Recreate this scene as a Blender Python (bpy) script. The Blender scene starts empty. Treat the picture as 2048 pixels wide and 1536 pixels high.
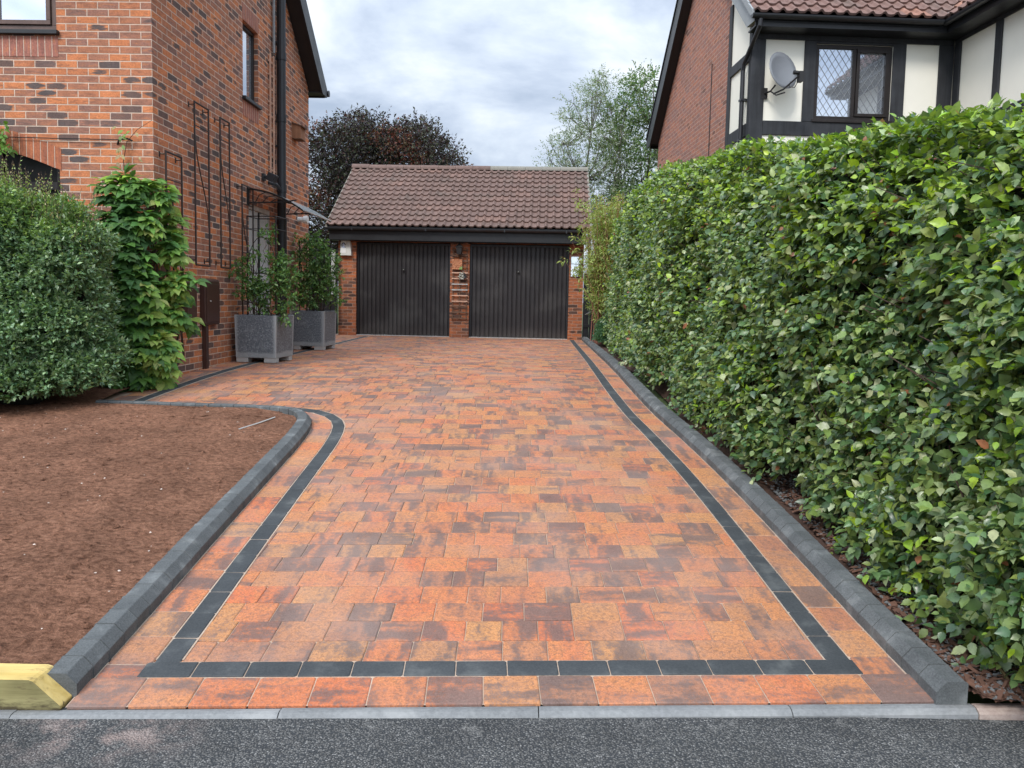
import bpy, math, random
import numpy as np
from mathutils import Vector, Matrix, noise as mnoise

random.seed(7)
rng = np.random.default_rng(11)
R = math.radians
scene = bpy.context.scene
COL = scene.collection

# ------------------------------------------------------------------ helpers
class MB:
    """collects faces for ONE mesh object"""
    def __init__(s):
        s.v = []; s.f = []; s.uv = []; s.c = []; s.m = []
    def face(s, pts, uv=None, col=None, mi=0):
        i = len(s.v); s.v += [tuple(p) for p in pts]
        s.f.append(tuple(range(i, i + len(pts))))
        s.uv.append(uv); s.c.append(col); s.m.append(mi)
    def mesh(s, verts, faces, col=None, mi=0):
        i = len(s.v); s.v += [tuple(p) for p in verts]
        for f in faces:
            s.f.append(tuple(i + k for k in f)); s.uv.append(None); s.c.append(col); s.m.append(mi)
    def box(s, x0, x1, y0, y1, z0, z1, M=None, col=None, mi=0):
        v = [(x0,y0,z0),(x1,y0,z0),(x1,y1,z0),(x0,y1,z0),(x0,y0,z1),(x1,y0,z1),(x1,y1,z1),(x0,y1,z1)]
        if M is not None: v = [tuple(M @ Vector(p)) for p in v]
        s.mesh(v, [(0,3,2,1),(4,5,6,7),(0,1,5,4),(1,2,6,5),(2,3,7,6),(3,0,4,7)], col, mi)
    def prism(s, poly, axis, a0, a1, col=None, mi=0):
        """extrude a 2-D polygon along axis 'x','y' or 'z'"""
        def mk(p, a):
            return (a, p[0], p[1]) if axis == 'x' else ((p[0], a, p[1]) if axis == 'y' else (p[0], p[1], a))
        n = len(poly)
        v = [mk(p, a0) for p in poly] + [mk(p, a1) for p in poly]
        f = [tuple(range(n))[::-1], tuple(range(n, 2*n))] + [(i, (i+1) % n, n + (i+1) % n, n + i) for i in range(n)]
        s.mesh(v, f, col, mi)
    def tube(s, pts, r, n=6, col=None, mi=0, cap=True):
        pts = [Vector(p) for p in pts]
        rs = r if isinstance(r, (list, tuple)) else [r] * len(pts)
        V = []; F = []
        up = Vector((0.13, 0.31, 0.94))
        for i, p in enumerate(pts):
            d = (pts[min(i+1, len(pts)-1)] - pts[max(i-1, 0)]).normalized()
            a = d.cross(up)
            if a.length < 1e-3: a = d.cross(Vector((1, 0, 0)))
            a.normalize(); b = d.cross(a)
            for k in range(n):
                t = 2*math.pi*k/n
                V.append(p + a*(rs[i]*math.cos(t)) + b*(rs[i]*math.sin(t)))
        for i in range(len(pts)-1):
            for k in range(n):
                F.append((i*n+k, i*n+(k+1) % n, (i+1)*n+(k+1) % n, (i+1)*n+k))
        if cap:
            F.append(tuple(range(n))[::-1]); F.append(tuple((len(pts)-1)*n + k for k in range(n)))
        s.mesh(V, F, col, mi)
    def build(s, name, mats, parent=None, smooth=False, bevel=0):
        me = bpy.data.meshes.new(name)
        me.from_pydata(s.v, [], s.f)
        if any(u is not None for u in s.uv):
            L = me.uv_layers.new(name='UVMap')
            k = 0
            for f, u in zip(s.f, s.uv):
                for j in range(len(f)):
                    L.data[k].uv = u[j] if u is not None else (0, 0)
                    k += 1
        if any(c is not None for c in s.c):
            A = me.color_attributes.new('rnd', 'FLOAT_COLOR', 'CORNER')
            k = 0
            for f, c in zip(s.f, s.c):
                for j in range(len(f)):
                    A.data[k].color = (*c, 1.0) if c is not None else (.5, .5, .5, 1)
                    k += 1
        if not isinstance(mats, (list, tuple)): mats = [mats]
        for m in mats: me.materials.append(m)
        if len(mats) > 1:
            me.polygons.foreach_set('material_index', s.m)
        if smooth: me.polygons.foreach_set('use_smooth', [True]*len(me.polygons))
        me.update()
        o = bpy.data.objects.new(name, me); COL.objects.link(o)
        if parent is not None: o.parent = parent
        if bevel:
            b = o.modifiers.new('edge', 'BEVEL'); b.width = bevel; b.segments = 2; b.limit_method = 'ANGLE'; b.angle_limit = R(40)
        return o

def tag(o, label=None, cat=None, group=None, kind=None):
    if label: o['label'] = label
    if cat: o['category'] = cat
    if group: o['group'] = group
    if kind: o['kind'] = kind
    return o

def thing(name, label, cat, loc=(0,0,0), rotz=0, group=None):
    o = bpy.data.objects.new(name, None); COL.objects.link(o)
    o.location = loc; o.rotation_euler = (0, 0, rotz); o.empty_display_size = .1
    return tag(o, label, cat, group)

def unit(a): return a / np.maximum(np.linalg.norm(a, axis=-1, keepdims=True), 1e-9)

# ------------------------------------------------------------------ node materials
class NT:
    def __init__(s, name):
        s.mat = bpy.data.materials.new(name); s.mat.use_nodes = True
        s.t = s.mat.node_tree; s.t.nodes.clear()
        s.out = s.t.nodes.new('ShaderNodeOutputMaterial')
    def n(s, typ, ins=None, **props):
        nd = s.t.nodes.new(typ)
        for k, v in props.items(): setattr(nd, k, v)
        for k, v in (ins or {}).items(): s.set(nd.inputs[k], v)
        return nd
    def set(s, sock, v):
        if isinstance(v, bpy.types.NodeSocket): s.t.links.new(v, sock)
        elif v is not None:
            if isinstance(v, (tuple, list)) and len(v) == 3 and sock.type == 'RGBA': v = (*v, 1)
            sock.default_value = v
    def m(s, op, a, b=None, c=None, clamp=False):
        nd = s.n('ShaderNodeMath', operation=op, use_clamp=clamp)
        for i, v in enumerate((a, b, c)):
            if v is not None: s.set(nd.inputs[i], v)
        return nd.outputs[0]
    def vm(s, op, a, b=None):
        nd = s.n('ShaderNodeVectorMath', operation=op)
        s.set(nd.inputs[0], a)
        if b is not None: s.set(nd.inputs[1], b)
        return nd.outputs[0]
    def mix(s, fac, a, b, blend='MIX'):
        nd = s.n('ShaderNodeMix', data_type='RGBA', blend_type=blend)
        s.set(nd.inputs[0], fac); s.set(nd.inputs[6], a); s.set(nd.inputs[7], b)
        return nd.outputs[2]
    def ramp(s, fac, stops, interp='LINEAR'):
        nd = s.n('ShaderNodeValToRGB'); cr = nd.color_ramp; cr.interpolation = interp
        while len(cr.elements) < len(stops): cr.elements.new(0.5)
        for e, (p, c) in zip(cr.elements, stops):
            e.position = p; e.color = (c, c, c, 1) if isinstance(c, (int, float)) else (*c, 1)
        s.set(nd.inputs[0], fac); return nd.outputs[0]
    def noise(s, scale, vec=None, detail=4, rough=.6, out=0, dist=0):
        nd = s.n('ShaderNodeTexNoise', {'Scale': scale, 'Detail': detail, 'Roughness': rough, 'Distortion': dist})
        if vec is not None: s.set(nd.inputs['Vector'], vec)
        return nd.outputs[out]
    def smooth(s, x, a, b):
        nd = s.n('ShaderNodeMapRange', interpolation_type='SMOOTHSTEP')
        for i, v in enumerate((x, a, b, 0., 1.)): s.set(nd.inputs[i], v)
        return nd.outputs[0]
    def obj(s): return s.n('ShaderNodeTexCoord').outputs['Object']
    def geo(s): return s.n('ShaderNodeNewGeometry').outputs['Position']
    def uv(s): return s.n('ShaderNodeTexCoord').outputs['UV']
    def attr(s, name): return s.n('ShaderNodeAttribute', attribute_name=name)
    def xyz(s, v):
        nd = s.n('ShaderNodeSeparateXYZ'); s.set(nd.inputs[0], v); return nd.outputs
    def comb(s, x, y, z):
        nd = s.n('ShaderNodeCombineXYZ'); [s.set(nd.inputs[i], v) for i, v in enumerate((x, y, z))]; return nd.outputs[0]
    def bump(s, h, strength=.5, dist=.01, normal=None):
        nd = s.n('ShaderNodeBump', {'Height': h, 'Strength': strength, 'Distance': dist})
        if normal is not None: s.set(nd.inputs['Normal'], normal)
        return nd.outputs[0]
    def pbr(s, col, rough=.6, metal=0., spec=.4, normal=None, extra=None):
        nd = s.n('ShaderNodeBsdfPrincipled')
        s.set(nd.inputs['Base Color'], col); s.set(nd.inputs['Roughness'], rough); s.set(nd.inputs['Metallic'], metal)
        s.set(nd.inputs['Specular IOR Level'], spec)
        if normal is not None: s.set(nd.inputs['Normal'], normal)
        for k, v in (extra or {}).items(): s.set(nd.inputs[k], v)
        return nd.outputs[0]
    def done(s, shader):
        s.t.links.new(shader, s.out.inputs[0]); return s.mat

def plain(name, col, rough=.55, var=.18, scale=9., bump=.15, metal=0., spec=.4, fine=60.):
    t = NT(name); p = t.obj()
    a = t.noise(scale, p, 5); b = t.noise(fine, p, 3)
    k = t.m('ADD', t.m('MULTIPLY', t.m('SUBTRACT', a, .5), 2.4*var), t.m('ADD', t.m('MULTIPLY', t.m('SUBTRACT', b, .5), var), 1.))
    c = t.mix(1., col, t.comb(k, k, k), 'MULTIPLY')
    rr = t.m('ADD', rough, t.m('MULTIPLY', t.m('SUBTRACT', a, .5), .25), clamp=True)
    return t.done(t.pbr(c, rr, metal, spec, t.bump(t.m('ADD', a, t.m('MULTIPLY', b, .5)), bump, .004)))

def wood(name, c1, c2, axis=0, scale=1., rough=.7, bump=.4, stain=0.):
    t = NT(name); p = t.obj()
    st = [28., 28., 28.]; st[axis] = 1.6
    q = t.vm('MULTIPLY', p, tuple(x*scale for x in st))
    a = t.noise(1., q, 5, .65, dist=.6); b = t.noise(3.2, q, 3)
    c = t.mix(t.ramp(a, [(.3, 0.), (.7, 1.)]), c1, c2)
    if stain:
        z_ = t.xyz(p)[2]; sn = t.noise(1., t.vm('MULTIPLY', p, (9., 30., 40.)), 5, .7)
        c = t.mix(t.m('MULTIPLY', t.smooth(t.m('ADD', z_, t.m('MULTIPLY', t.m('SUBTRACT', sn, .5), .16)), stain, .0), .85), c, (.035,.022,.015))
        c = t.mix(t.m('MULTIPLY', t.smooth(sn, .56, .68), .45), c, (.10,.06,.035))
    w = t.noise(5., p, 3)
    c = t.mix(1., c, t.ramp(w, [(.3, .75), (.7, 1.1)]), 'MULTIPLY')
    return t.done(t.pbr(c, rough, 0, .3, t.bump(t.m('ADD', a, t.m('MULTIPLY', b, .4)), bump, .004)))

def brick_mat(name, stops, burn=.62, mortar=(.62,.47,.37), soldier=False, bw=.225, bh=.075, jt=.0048, dark=(.03,.036,.045), light=1.):
    t = NT(name); u, v, _ = t.xyz(t.uv())
    if soldier: u, v = v, u
    vr = t.m('DIVIDE', v, bh); row = t.m('FLOOR', vr); fv = t.m('FRACT', vr)
    odd = t.m('MULTIPLY', t.m('MODULO', t.m('ABSOLUTE', row), 2.), 0. if soldier else .5)
    ur = t.m('ADD', t.m('DIVIDE', u, bw), odd); col = t.m('FLOOR', ur); fu = t.m('FRACT', ur)
    wn = t.n('ShaderNodeTexWhiteNoise', {'Vector': t.comb(col, row, 3.7)}, noise_dimensions='3D')
    r1 = wn.outputs[0]; r2, r3, r4 = t.xyz(wn.outputs[1]); wn2 = t.n('ShaderNodeTexWhiteNoise', {'Vector': t.comb(col, row, 9.1)}, noise_dimensions='3D'); r5 = wn2.outputs[0]
    uvn = t.comb(u, v, 0.)
    nz = t.noise(55., uvn, 4); nz2 = t.noise(260., uvn, 2); nz3 = t.noise(9., uvn, 3)
    du = t.m('MULTIPLY', t.m('MINIMUM', fu, t.m('SUBTRACT', 1., fu)), bw)
    dv = t.m('MULTIPLY', t.m('MINIMUM', fv, t.m('SUBTRACT', 1., fv)), bh)
    d = t.m('ADD', t.m('MINIMUM', du, dv), t.m('MULTIPLY', t.m('SUBTRACT', nz, .5), .005))
    isb = t.smooth(d, jt-.0014, jt+.0016)
    base = t.ramp(r1, stops)
    # streaky paler / darker firing inside each brick
    sm = t.noise(1., t.comb(t.m('MULTIPLY', t.m('ADD', u, t.m('MULTIPLY', r2, 9.)), 9.), t.m('MULTIPLY', v, 42.), t.m('MULTIPLY', r3, 30.)), 4, .65)
    base = t.mix(t.m('MULTIPLY', t.smooth(sm, .5, .68), .55), base, (.52, .19, .075))
    base = t.mix(t.m('MULTIPLY', t.smooth(sm, .5, .33), .45), base, (.13, .075, .058))
    # burnt centres
    ex = t.m('DIVIDE', t.m('SUBTRACT', fu, t.m('ADD', .42, t.m('MULTIPLY', r3, .16))), .50); ey = t.m('DIVIDE', t.m('SUBTRACT', fv, .5), .46)
    e = t.m('ADD', t.m('ADD', t.m('MULTIPLY', ex, ex), t.m('MULTIPLY', ey, ey)), t.m('ADD', t.m('MULTIPLY', t.m('SUBTRACT', sm, .5), 2.6), t.m('MULTIPLY', t.m('SUBTRACT', r4, .62), 1.5)))
    bm = t.m('MULTIPLY', t.smooth(e, 1.05, .45), t.smooth(r2, burn, burn+.22))
    base = t.mix(t.m('MULTIPLY', bm, .93), base, t.mix(t.m('MULTIPLY', r5, .6), dark, (.14,.085,.07)))
    base = t.mix(1., base, t.ramp(nz, [(.25, .72), (.75, 1.22)]), 'MULTIPLY')
    base = t.mix(1., base, t.ramp(nz3, [(.3, .86*light), (.7, 1.1*light)]), 'MULTIPLY')
    mo = t.mix(1., mortar, t.ramp(nz3, [(.25, .72), (.75, 1.15)]), 'MULTIPLY')
    c = t.mix(isb, mo, base)
    h = t.m('ADD', t.m('MULTIPLY', isb, 1.), t.m('MULTIPLY', t.m('ADD', nz, t.m('MULTIPLY', nz2, .5)), .35))
    return t.done(t.pbr(c, .82, 0, .25, t.bump(h, .75, .006)))

BR = [(0., (.60,.215,.09)), (.2, (.52,.185,.082)), (.36, (.36,.155,.095)), (.5, (.28,.14,.105)), (.64, (.43,.17,.09)), (.78, (.28,.15,.12)), (.9, (.50,.18,.08)), (1., (.62,.23,.095))]
M = {}
M['brick'] = brick_mat('red_multi_brick', BR, burn=.66, dark=(.075,.075,.078))
M['brick_garage'] = brick_mat('garage_brick', [(0., (.42,.13,.05)), (.4, (.33,.11,.05)), (.7, (.22,.09,.05)), (1., (.46,.15,.06))], burn=.6, dark=(.05,.035,.03), mortar=(.36,.24,.18))
M['brick_right'] = brick_mat('neighbour_brick', [(0., (.44,.185,.125)), (.3, (.34,.16,.125)), (.6, (.27,.15,.13)), (.8, (.40,.17,.115)), (1., (.50,.22,.14))], burn=.82, mortar=(.45,.34,.29), dark=(.10,.06,.055))
M['soldier'] = brick_mat('soldier_brick', [(0., (.33,.13,.10)), (.5, (.37,.15,.11)), (1., (.31,.125,.095))], burn=2., soldier=True, bw=.226, jt=.004)
M['soldier_arch'] = brick_mat('arch_brick', [(0., (.36,.12,.065)), (.5, (.42,.14,.07)), (1., (.34,.11,.06))], burn=2., soldier=True, bw=.3, jt=.0035)

def paver_mat():
    t = NT('brindle_block_paver'); a = t.attr('rnd'); r, g, b = t.xyz(a.outputs['Color'])
    u, v, _ = t.xyz(t.uv()); P = t.geo()
    base = t.ramp(r, [(0., (.53,.155,.068)), (.25, (.50,.188,.082)), (.45, (.50,.235,.096)), (.62, (.35,.165,.10)), (.8, (.52,.180,.080)), (1., (.43,.195,.098))])
    # flame blend: bands across or along each block
    off = t.m('MULTIPLY', g, 77.)
    n1 = t.noise(1., t.comb(t.m('ADD', t.m('MULTIPLY', u, 1.9), off), t.m('ADD', t.m('MULTIPLY', v, .45), t.m('MULTIPLY', b, 31.)), 0.), 3, .55)
    n2 = t.noise(1., t.comb(t.m('ADD', t.m('MULTIPLY', u, .4), off), t.m('ADD', t.m('MULTIPLY', v, 1.8), t.m('MULTIPLY', b, 53.)), 4.), 3, .55)
    flip = t.smooth(b, .68, .7)
    band = t.m('ADD', t.m('MULTIPLY', n1, t.m('SUBTRACT', 1., flip)), t.m('MULTIPLY', n2, flip)); band = t.m('ADD', .5, t.m('MULTIPLY', t.m('SUBTRACT', band, .5), 1.3))
    grain = t.noise(125., P, 6, .8); mid = t.noise(30., P, 4, .65)
    amt = t.m('ADD', band, t.m('ADD', t.m('MULTIPLY', t.m('SUBTRACT', g, .5), .32), t.m('ADD', t.m('MULTIPLY', t.m('SUBTRACT', grain, .5), .95), t.m('MULTIPLY', t.m('SUBTRACT', mid, .5), .55))))
    c = t.mix(t.m('MULTIPLY', t.smooth(amt, .46, .68), .82), base, (.115,.090,.086))
    c = t.mix(t.m('MULTIPLY', t.smooth(amt, .42, .24), .45), c, (.50,.21,.08))
    mot = t.noise(52., P, 8, .82)
    c = t.mix(t.m('MULTIPLY', t.smooth(mot, .50, .56), .52), c, (.15,.10,.082))
    c = t.mix(1., c, t.ramp(grain, [(.32, .5), (.5, 1.), (.68, 1.42)]), 'MULTIPLY')
    dust = t.noise(1.7, P, 4)
    c = t.mix(t.m('MULTIPLY', t.smooth(dust, .38, .72), .30), c, (.36,.275,.24))
    pale = t.noise(420., P, 2)
    c = t.mix(t.m('MULTIPLY', t.smooth(pale, .66, .74), .5), c, (.62,.45,.36))
    return t.done(t.pbr(c, t.ramp(grain, [(.3, .68), (.7, .92)]), 0, .28, t.bump(t.m('ADD', grain, t.m('ADD', mid, mot)), .55, .004)))
M['paver'] = paver_mat()

def stone_mat(name, c1, c2, s1=120., s2=6., rough=.75, bump=.4, dust=None):
    t = NT(name); P = t.geo(); a = t.attr('rnd'); r, g, b = t.xyz(a.outputs['Color'])
    n1 = t.noise(s1, P, 5, .7); n2 = t.noise(s2, P, 4)
    c = t.mix(t.ramp(t.m('ADD', t.m('MULTIPLY', n1, .6), t.m('MULTIPLY', n2, .4)), [(.35, 0.), (.65, 1.)]), c1, c2)
    c = t.mix(1., c, t.ramp(r, [(0., .92), (1., 1.08)]), 'MULTIPLY')
    if dust: c = t.mix(t.m('MULTIPLY', t.smooth(n2, .52, .72), dust[3]), c, dust[:3])
    return t.done(t.pbr(c, rough, 0, .35, t.bump(n1, bump, .003)))
M['black_paver'] = stone_mat('charcoal_block', (.030,.034,.037), (.064,.070,.073), bump=.35, dust=(.13,.135,.13,.5))
M['kerb'] = stone_mat('charcoal_kerb_stone', (.055,.060,.062), (.145,.154,.154), s1=150., bump=.8, dust=(.26,.27,.265,.5))
M['sand'] = stone_mat('joint_sand', (.30,.21,.15), (.50,.39,.30), s1=60., s2=2.5)
M['edging'] = stone_mat('road_edging', (.145,.150,.152), (.25,.255,.255), s1=60., s2=3., dust=(.34,.34,.33,.45))
M['edging_pink'] = stone_mat('old_edging', (.26,.19,.165), (.42,.34,.29), s1=60., s2=4.)

def asphalt():
    t = NT('tarmac'); P = t.geo()
    vo = t.n('ShaderNodeTexVoronoi', {'Scale': 145., 'Vector': P, 'Randomness': 1.})
    vd, vc = vo.outputs['Distance'], vo.outputs['Color']
    r, g, b = t.xyz(vc)
    n = t.noise(2.2, P, 5); n2 = t.noise(320., P, 3)
    c = t.ramp(r, [(0., (.075,.073,.069)), (.45, (.120,.117,.111)), (.8, (.165,.161,.153)), (.95, (.225,.220,.209)), (1., (.31,.302,.288))])
    c = t.mix(t.smooth(vd, .36, .62), c, (.040,.043,.046))
    c = t.mix(1., c, t.ramp(n, [(.3, .75), (.7, 1.3)]), 'MULTIPLY')
    # pale mortar swept out beside the edging
    x, y, z = t.xyz(P)
    sp = t.noise(7., P, 5, .7)
    near = t.m('MULTIPLY', t.smooth(t.m('ABSOLUTE', t.m('ADD', x, 1.35)), .42, .05), t.smooth(y, 2.18, 2.40))
    c = t.mix(t.m('MULTIPLY', t.m('MULTIPLY', near, t.smooth(sp, .42, .66)), .6), c, (.42,.31,.27))
    edge = t.smooth(y, 2.36, 2.47)
    c = t.mix(t.m('MULTIPLY', t.m('MULTIPLY', edge, t.smooth(sp, .56, .68)), .35), c, (.34,.33,.31))
    h = t.m('ADD', t.m('SUBTRACT', 1., vd), t.m('MULTIPLY', n2, .4))
    return t.done(t.pbr(c, .8, 0, .35, t.bump(h, .9, .009)))
M['asphalt'] = asphalt()

def soil_mat():
    t = NT('bare_red_soil'); P = t.geo()
    q = t.vm('MULTIPLY', P, (1., 1.6, 1.))
    a = t.noise(26., q, 6, .72); b = t.noise(2.6, P, 4); f = t.noise(150., P, 4, .7)
    c = t.ramp(a, [(.25, (.060,.028,.019)), (.42, (.205,.098,.060)), (.58, (.37,.185,.115)), (.85, (.50,.29,.195))])
    c = t.mix(1., c, t.ramp(b, [(.3, .72), (.7, 1.2)]), 'MULTIPLY')
    c = t.mix(1., c, t.ramp(f, [(.3, .6), (.7, 1.3)]), 'MULTIPLY')
    return t.done(t.pbr(c, .95, 0, .15, t.bump(t.m('ADD', a, t.m('MULTIPLY', f, .6)), 1., .03)))
M['soil'] = soil_mat()
M['mulch_soil'] = plain('dark_bed_earth', (.065,.034,.024), .95, .5, 30., 1., fine=140.)
M['mulch'] = plain('bark_chip', (.12,.06,.04), .9, .6, 13., .5)
M['grit'] = plain('grey_grit', (.13,.13,.13), .85, .5, 13., .4)
M['pebble'] = plain('pale_pebble', (.62,.52,.44), .7, .2, 30., .3)
M['earth'] = plain('rough_grass_ground', (.07,.10,.035), .95, .4, 1.5, .6)

def tile_mat(name, stops, moss=(.09,.095,.08)):
    t = NT(name); a = t.attr('rnd'); r, g, b = t.xyz(a.outputs['Color']); P = t.geo()
    c = t.ramp(r, stops)
    n = t.noise(14., P, 5); f = t.noise(130., P, 4, .7); w = t.noise(1.5, P, 4)
    c = t.mix(1., c, t.ramp(n, [(.3, .78), (.7, 1.2)]), 'MULTIPLY')
    c = t.mix(1., c, t.ramp(f, [(.3, .78), (.7, 1.2)]), 'MULTIPLY')
    c = t.mix(t.m('MULTIPLY', t.smooth(w, .5, .75), .35), c, moss)
    return t.done(t.pbr(c, .8, 0, .3, t.bump(f, .4, .004)))
M['tile'] = tile_mat('brown_roof_tile', [(0., (.140,.092,.077)), (.5, (.175,.112,.093)), (.85, (.155,.102,.087)), (1., (.205,.125,.10))])
M['tile_red'] = tile_mat('red_brown_roof_tile', [(0., (.165,.098,.082)), (.5, (.20,.12,.10)), (.955, (.17,.108,.092)), (.975, (.33,.165,.115)), (1., (.33,.165,.115))])
M['ridge_grey'] = plain('lichen_ridge', (.21,.20,.17), .85, .25, 8., .4)
M['verge'] = plain('verge_mortar', (.30,.32,.33), .8, .2, 8., .4)
M['lead'] = plain('lead_flashing', (.22,.23,.235), .55, .25, 7., .2)
M['black_paint'] = plain('black_fascia_paint', (.014,.015,.017), .42, .25, 5., .12)
M['black_pipe'] = plain('black_pipe', (.020,.021,.024), .38, .3, 4., .1)
M['black_iron'] = plain('black_iron', (.016,.015,.015), .5, .3, 12., .25)
M['rust_iron'] = plain('brown_iron', (.034,.022,.018), .6, .35, 16., .3)
M['timber_black'] = wood('black_beam', (.022,.023,.026), (.040,.042,.047), 2, .7, .6, .25)
M['render'] = plain('cream_render', (.82,.79,.69), .88, .045, 2.5, .15)
def door_mat():
    t = NT('black_garage_door'); P = t.obj(); x, y, z = t.xyz(P)
    a = t.noise(1.3, P, 5, .6); b = t.noise(1., t.vm('MULTIPLY', P, (22., 22., 2.)), 4)
    c = t.mix(t.m('MULTIPLY', t.smooth(a, .45, .7), .6), (.021,.019,.020), (.060,.058,.056))
    c = t.mix(t.m('MULTIPLY', t.smooth(b, .5, .75), .35), c, (.052,.048,.046))
    c = t.mix(t.m('MULTIPLY', t.smooth(z, .35, .0), .45), c, (.075,.066,.060))
    return t.done(t.pbr(c, t.ramp(a, [(.3, .36), (.7, .58)]), 0, .4, t.bump(a, .12, .02)))
M['door_black'] = door_mat()
M['upvc'] = wood('brown_upvc', (.115,.072,.058), (.15,.095,.078), 2, .6, .4, .08)
M['upvc_dark'] = wood('dark_upvc', (.016,.013,.012), (.03,.024,.022), 2, .6, .4, .1)
M['meter'] = plain('brown_meter_box', (.060,.030,.024), .38, .15, 3., .05)
M['white'] = plain('white_plastic', (.72,.72,.69), .4, .06, 4., .03)
M['cream_box'] = plain('weathered_white_plastic', (.58,.58,.53), .45, .1, 4., .05)
M['grey_dish'] = plain('grey_dish', (.17,.18,.195), .45, .08, 5., .03)
M['grey_post'] = wood('silver_timber', (.34,.34,.33), (.50,.50,.48), 2, 1., .8, .3)
M['curtain'] = plain('pale_chain_curtain', (.50,.52,.52), .6, .12, 40., .3)
M['interior'] = plain('dark_interior', (.012,.011,.011), .8, .2, 3., .1)
M['blind'] = plain('pale_blind', (.42,.48,.55), .7, .06, 3., .02)
M['poly'] = None
M['wood_pink'] = wood('pale_trellis_wood', (.48,.28,.20), (.62,.40,.29), 2, 1., .8, .3)
M['wood_brown'] = wood('brown_wood', (.10,.055,.035), (.17,.095,.06), 2, 1., .8, .4)
M['wood_box'] = wood('nest_box_wood', (.25,.115,.06), (.36,.18,.10), 2, .8, .75, .3)
M['sleeper_top'] = wood('yellow_timber', (.52,.36,.10), (.72,.55,.22), 0, .55, .85, .9, stain=.012)
M['sleeper_side'] = wood('green_tinged_timber', (.17,.145,.055), (.36,.32,.15), 0, .6, .9, .9, stain=.045)
M['bark'] = wood('bark', (.05,.038,.03), (.12,.095,.075), 2, .5, .9, .8)
M['twig'] = plain('twig', (.075,.048,.036), .8, .3, 20., .3)
M['pale_bark'] = plain('pale_bark', (.15,.14,.125), .8, .3, 12., .4)
M['culm'] = plain('red_culm', (.30,.13,.09), .6, .35, 9., .2)
M['core'] = plain('hedge_inside', (.008,.010,.006), .95, .5, 9., .8)  # near-black on purpose: shade deep in the foliage put into the colour
M['terracotta'] = plain('terracotta', (.40,.17,.085), .8, .4, 26., .6)
M['green_glaze'] = plain('green_glaze', (.20,.30,.09), .5, .3, 20., .2)
M['pale_stone'] = plain('pale_stone', (.42,.42,.36), .8, .35, 40., .5)
M['concrete'] = plain('concrete', (.40,.39,.37), .85, .2, 8., .4)
M['dark_concrete'] = plain('dark_concrete', (.10,.105,.11), .85, .25, 8., .4)
M['blue_ink'] = plain('dark_emblem', (.02,.022,.03), .4, .1, 5., .02)
M['pale_ink'] = plain('pale_blue_emblem', (.45,.52,.65), .4, .1, 5., .02)

def galv():
    t = NT('aged_zinc'); P = t.obj(); x, y, z = t.xyz(P)
    a = t.noise(55., P, 4, .7); b = t.noise(4.5, P, 5); f = t.noise(120., P, 3)
    c = t.ramp(a, [(.35, (.085,.098,.112)), (.55, (.165,.185,.203)), (.75, (.42,.45,.465))])
    lo = t.m('ADD', z, t.m('MULTIPLY', t.m('SUBTRACT', b, .5), .08))
    c = t.mix(t.m('MULTIPLY', t.smooth(lo, .155, .12), .6), c, (.40,.42,.415))
    ed = t.m('MAXIMUM', t.m('ABSOLUTE', x), t.m('ABSOLUTE', y))
    ed2 = t.m('MINIMUM', t.m('ABSOLUTE', x), t.m('ABSOLUTE', y))
    c = t.mix(t.m('MULTIPLY', t.smooth(ed2, .225, .283), .75), c, (.42,.44,.44))
    c = t.mix(t.m('MULTIPLY', t.smooth(b, .55, .75), .4), c, (.30,.32,.32))
    return t.done(t.pbr(c, .5, .08, .45, t.bump(t.m('ADD', a, f), .2, .003)))
M['galv'] = galv()

def glass_mat(name, base=(.62,.66,.72), rough=.03, metal=.8):
    t = NT(name); P = t.obj(); n = t.noise(1.3, P, 2)
    return t.done(t.pbr(base, rough, metal, .5, t.bump(n, .04, .02)))
M['glass'] = glass_mat('window_glass')
M['glass_dark'] = plain('dark_window_glass', (.010,.009,.008), .3, .2, 3., .02, spec=.12)
M['mirror'] = glass_mat('mirror_glass', (.75,.78,.80), .02, 1.)
def poly():
    t = NT('clear_canopy_sheet')
    g = t.pbr((.62,.66,.66), .18, 0, .5); tr = t.n('ShaderNodeBsdfTransparent', {'Color': (.85,.88,.88)}).outputs[0]
    mx = t.n('ShaderNodeMixShader', {0: .22, 1: g, 2: tr}); return t.done(mx.outputs[0])
M['poly'] = poly()

def leaf_mat(name, rough=.42, trans=.28, spec=.45, tint=(1.5,1.6,.6)):
    t = NT(name); a = t.attr('rnd').outputs['Color']; P = t.geo()
    n = t.noise(45., P, 3)
    c = t.mix(1., a, t.ramp(n, [(.3, .8), (.7, 1.2)]), 'MULTIPLY')
    back = t.n('ShaderNodeNewGeometry').outputs['Backfacing']
    c2 = t.mix(t.m('MULTIPLY', back, .35), c, (.16,.22,.11))
    s1 = t.pbr(c2, t.ramp(n, [(.3, rough-.08), (.7, rough+.14)]), 0, spec)
    tr = t.n('ShaderNodeBsdfTranslucent', {'Color': t.mix(1., c, tint, 'MULTIPLY')}).outputs[0]
    mx = t.n('ShaderNodeMixShader', {0: trans, 1: s1, 2: tr}); return t.done(mx.outputs[0])
M['leaf'] = leaf_mat('glossy_leaf', .33, .25, .6)
M['leaf_soft'] = leaf_mat('soft_leaf', .5, .3, .35)
M['leaf_dark'] = leaf_mat('copper_leaf', .5, .15, .3, (1.6,.7,.5))

# ------------------------------------------------------------------ terrain profile (metres; camera stands at the origin on the road)
def zg(Y):
    a = -.80 + .091*Y; k = .12
    h = max(k - abs(a), 0)/k
    return min(a, 0) - h*h*k*.25
def zgv(Y):
    a = -.80 + .091*Y; k = .12
    h = np.maximum(k - np.abs(a), 0)/k
    return np.minimum(a, 0) - h*h*k*.25
ROADZ = -.574

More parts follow.
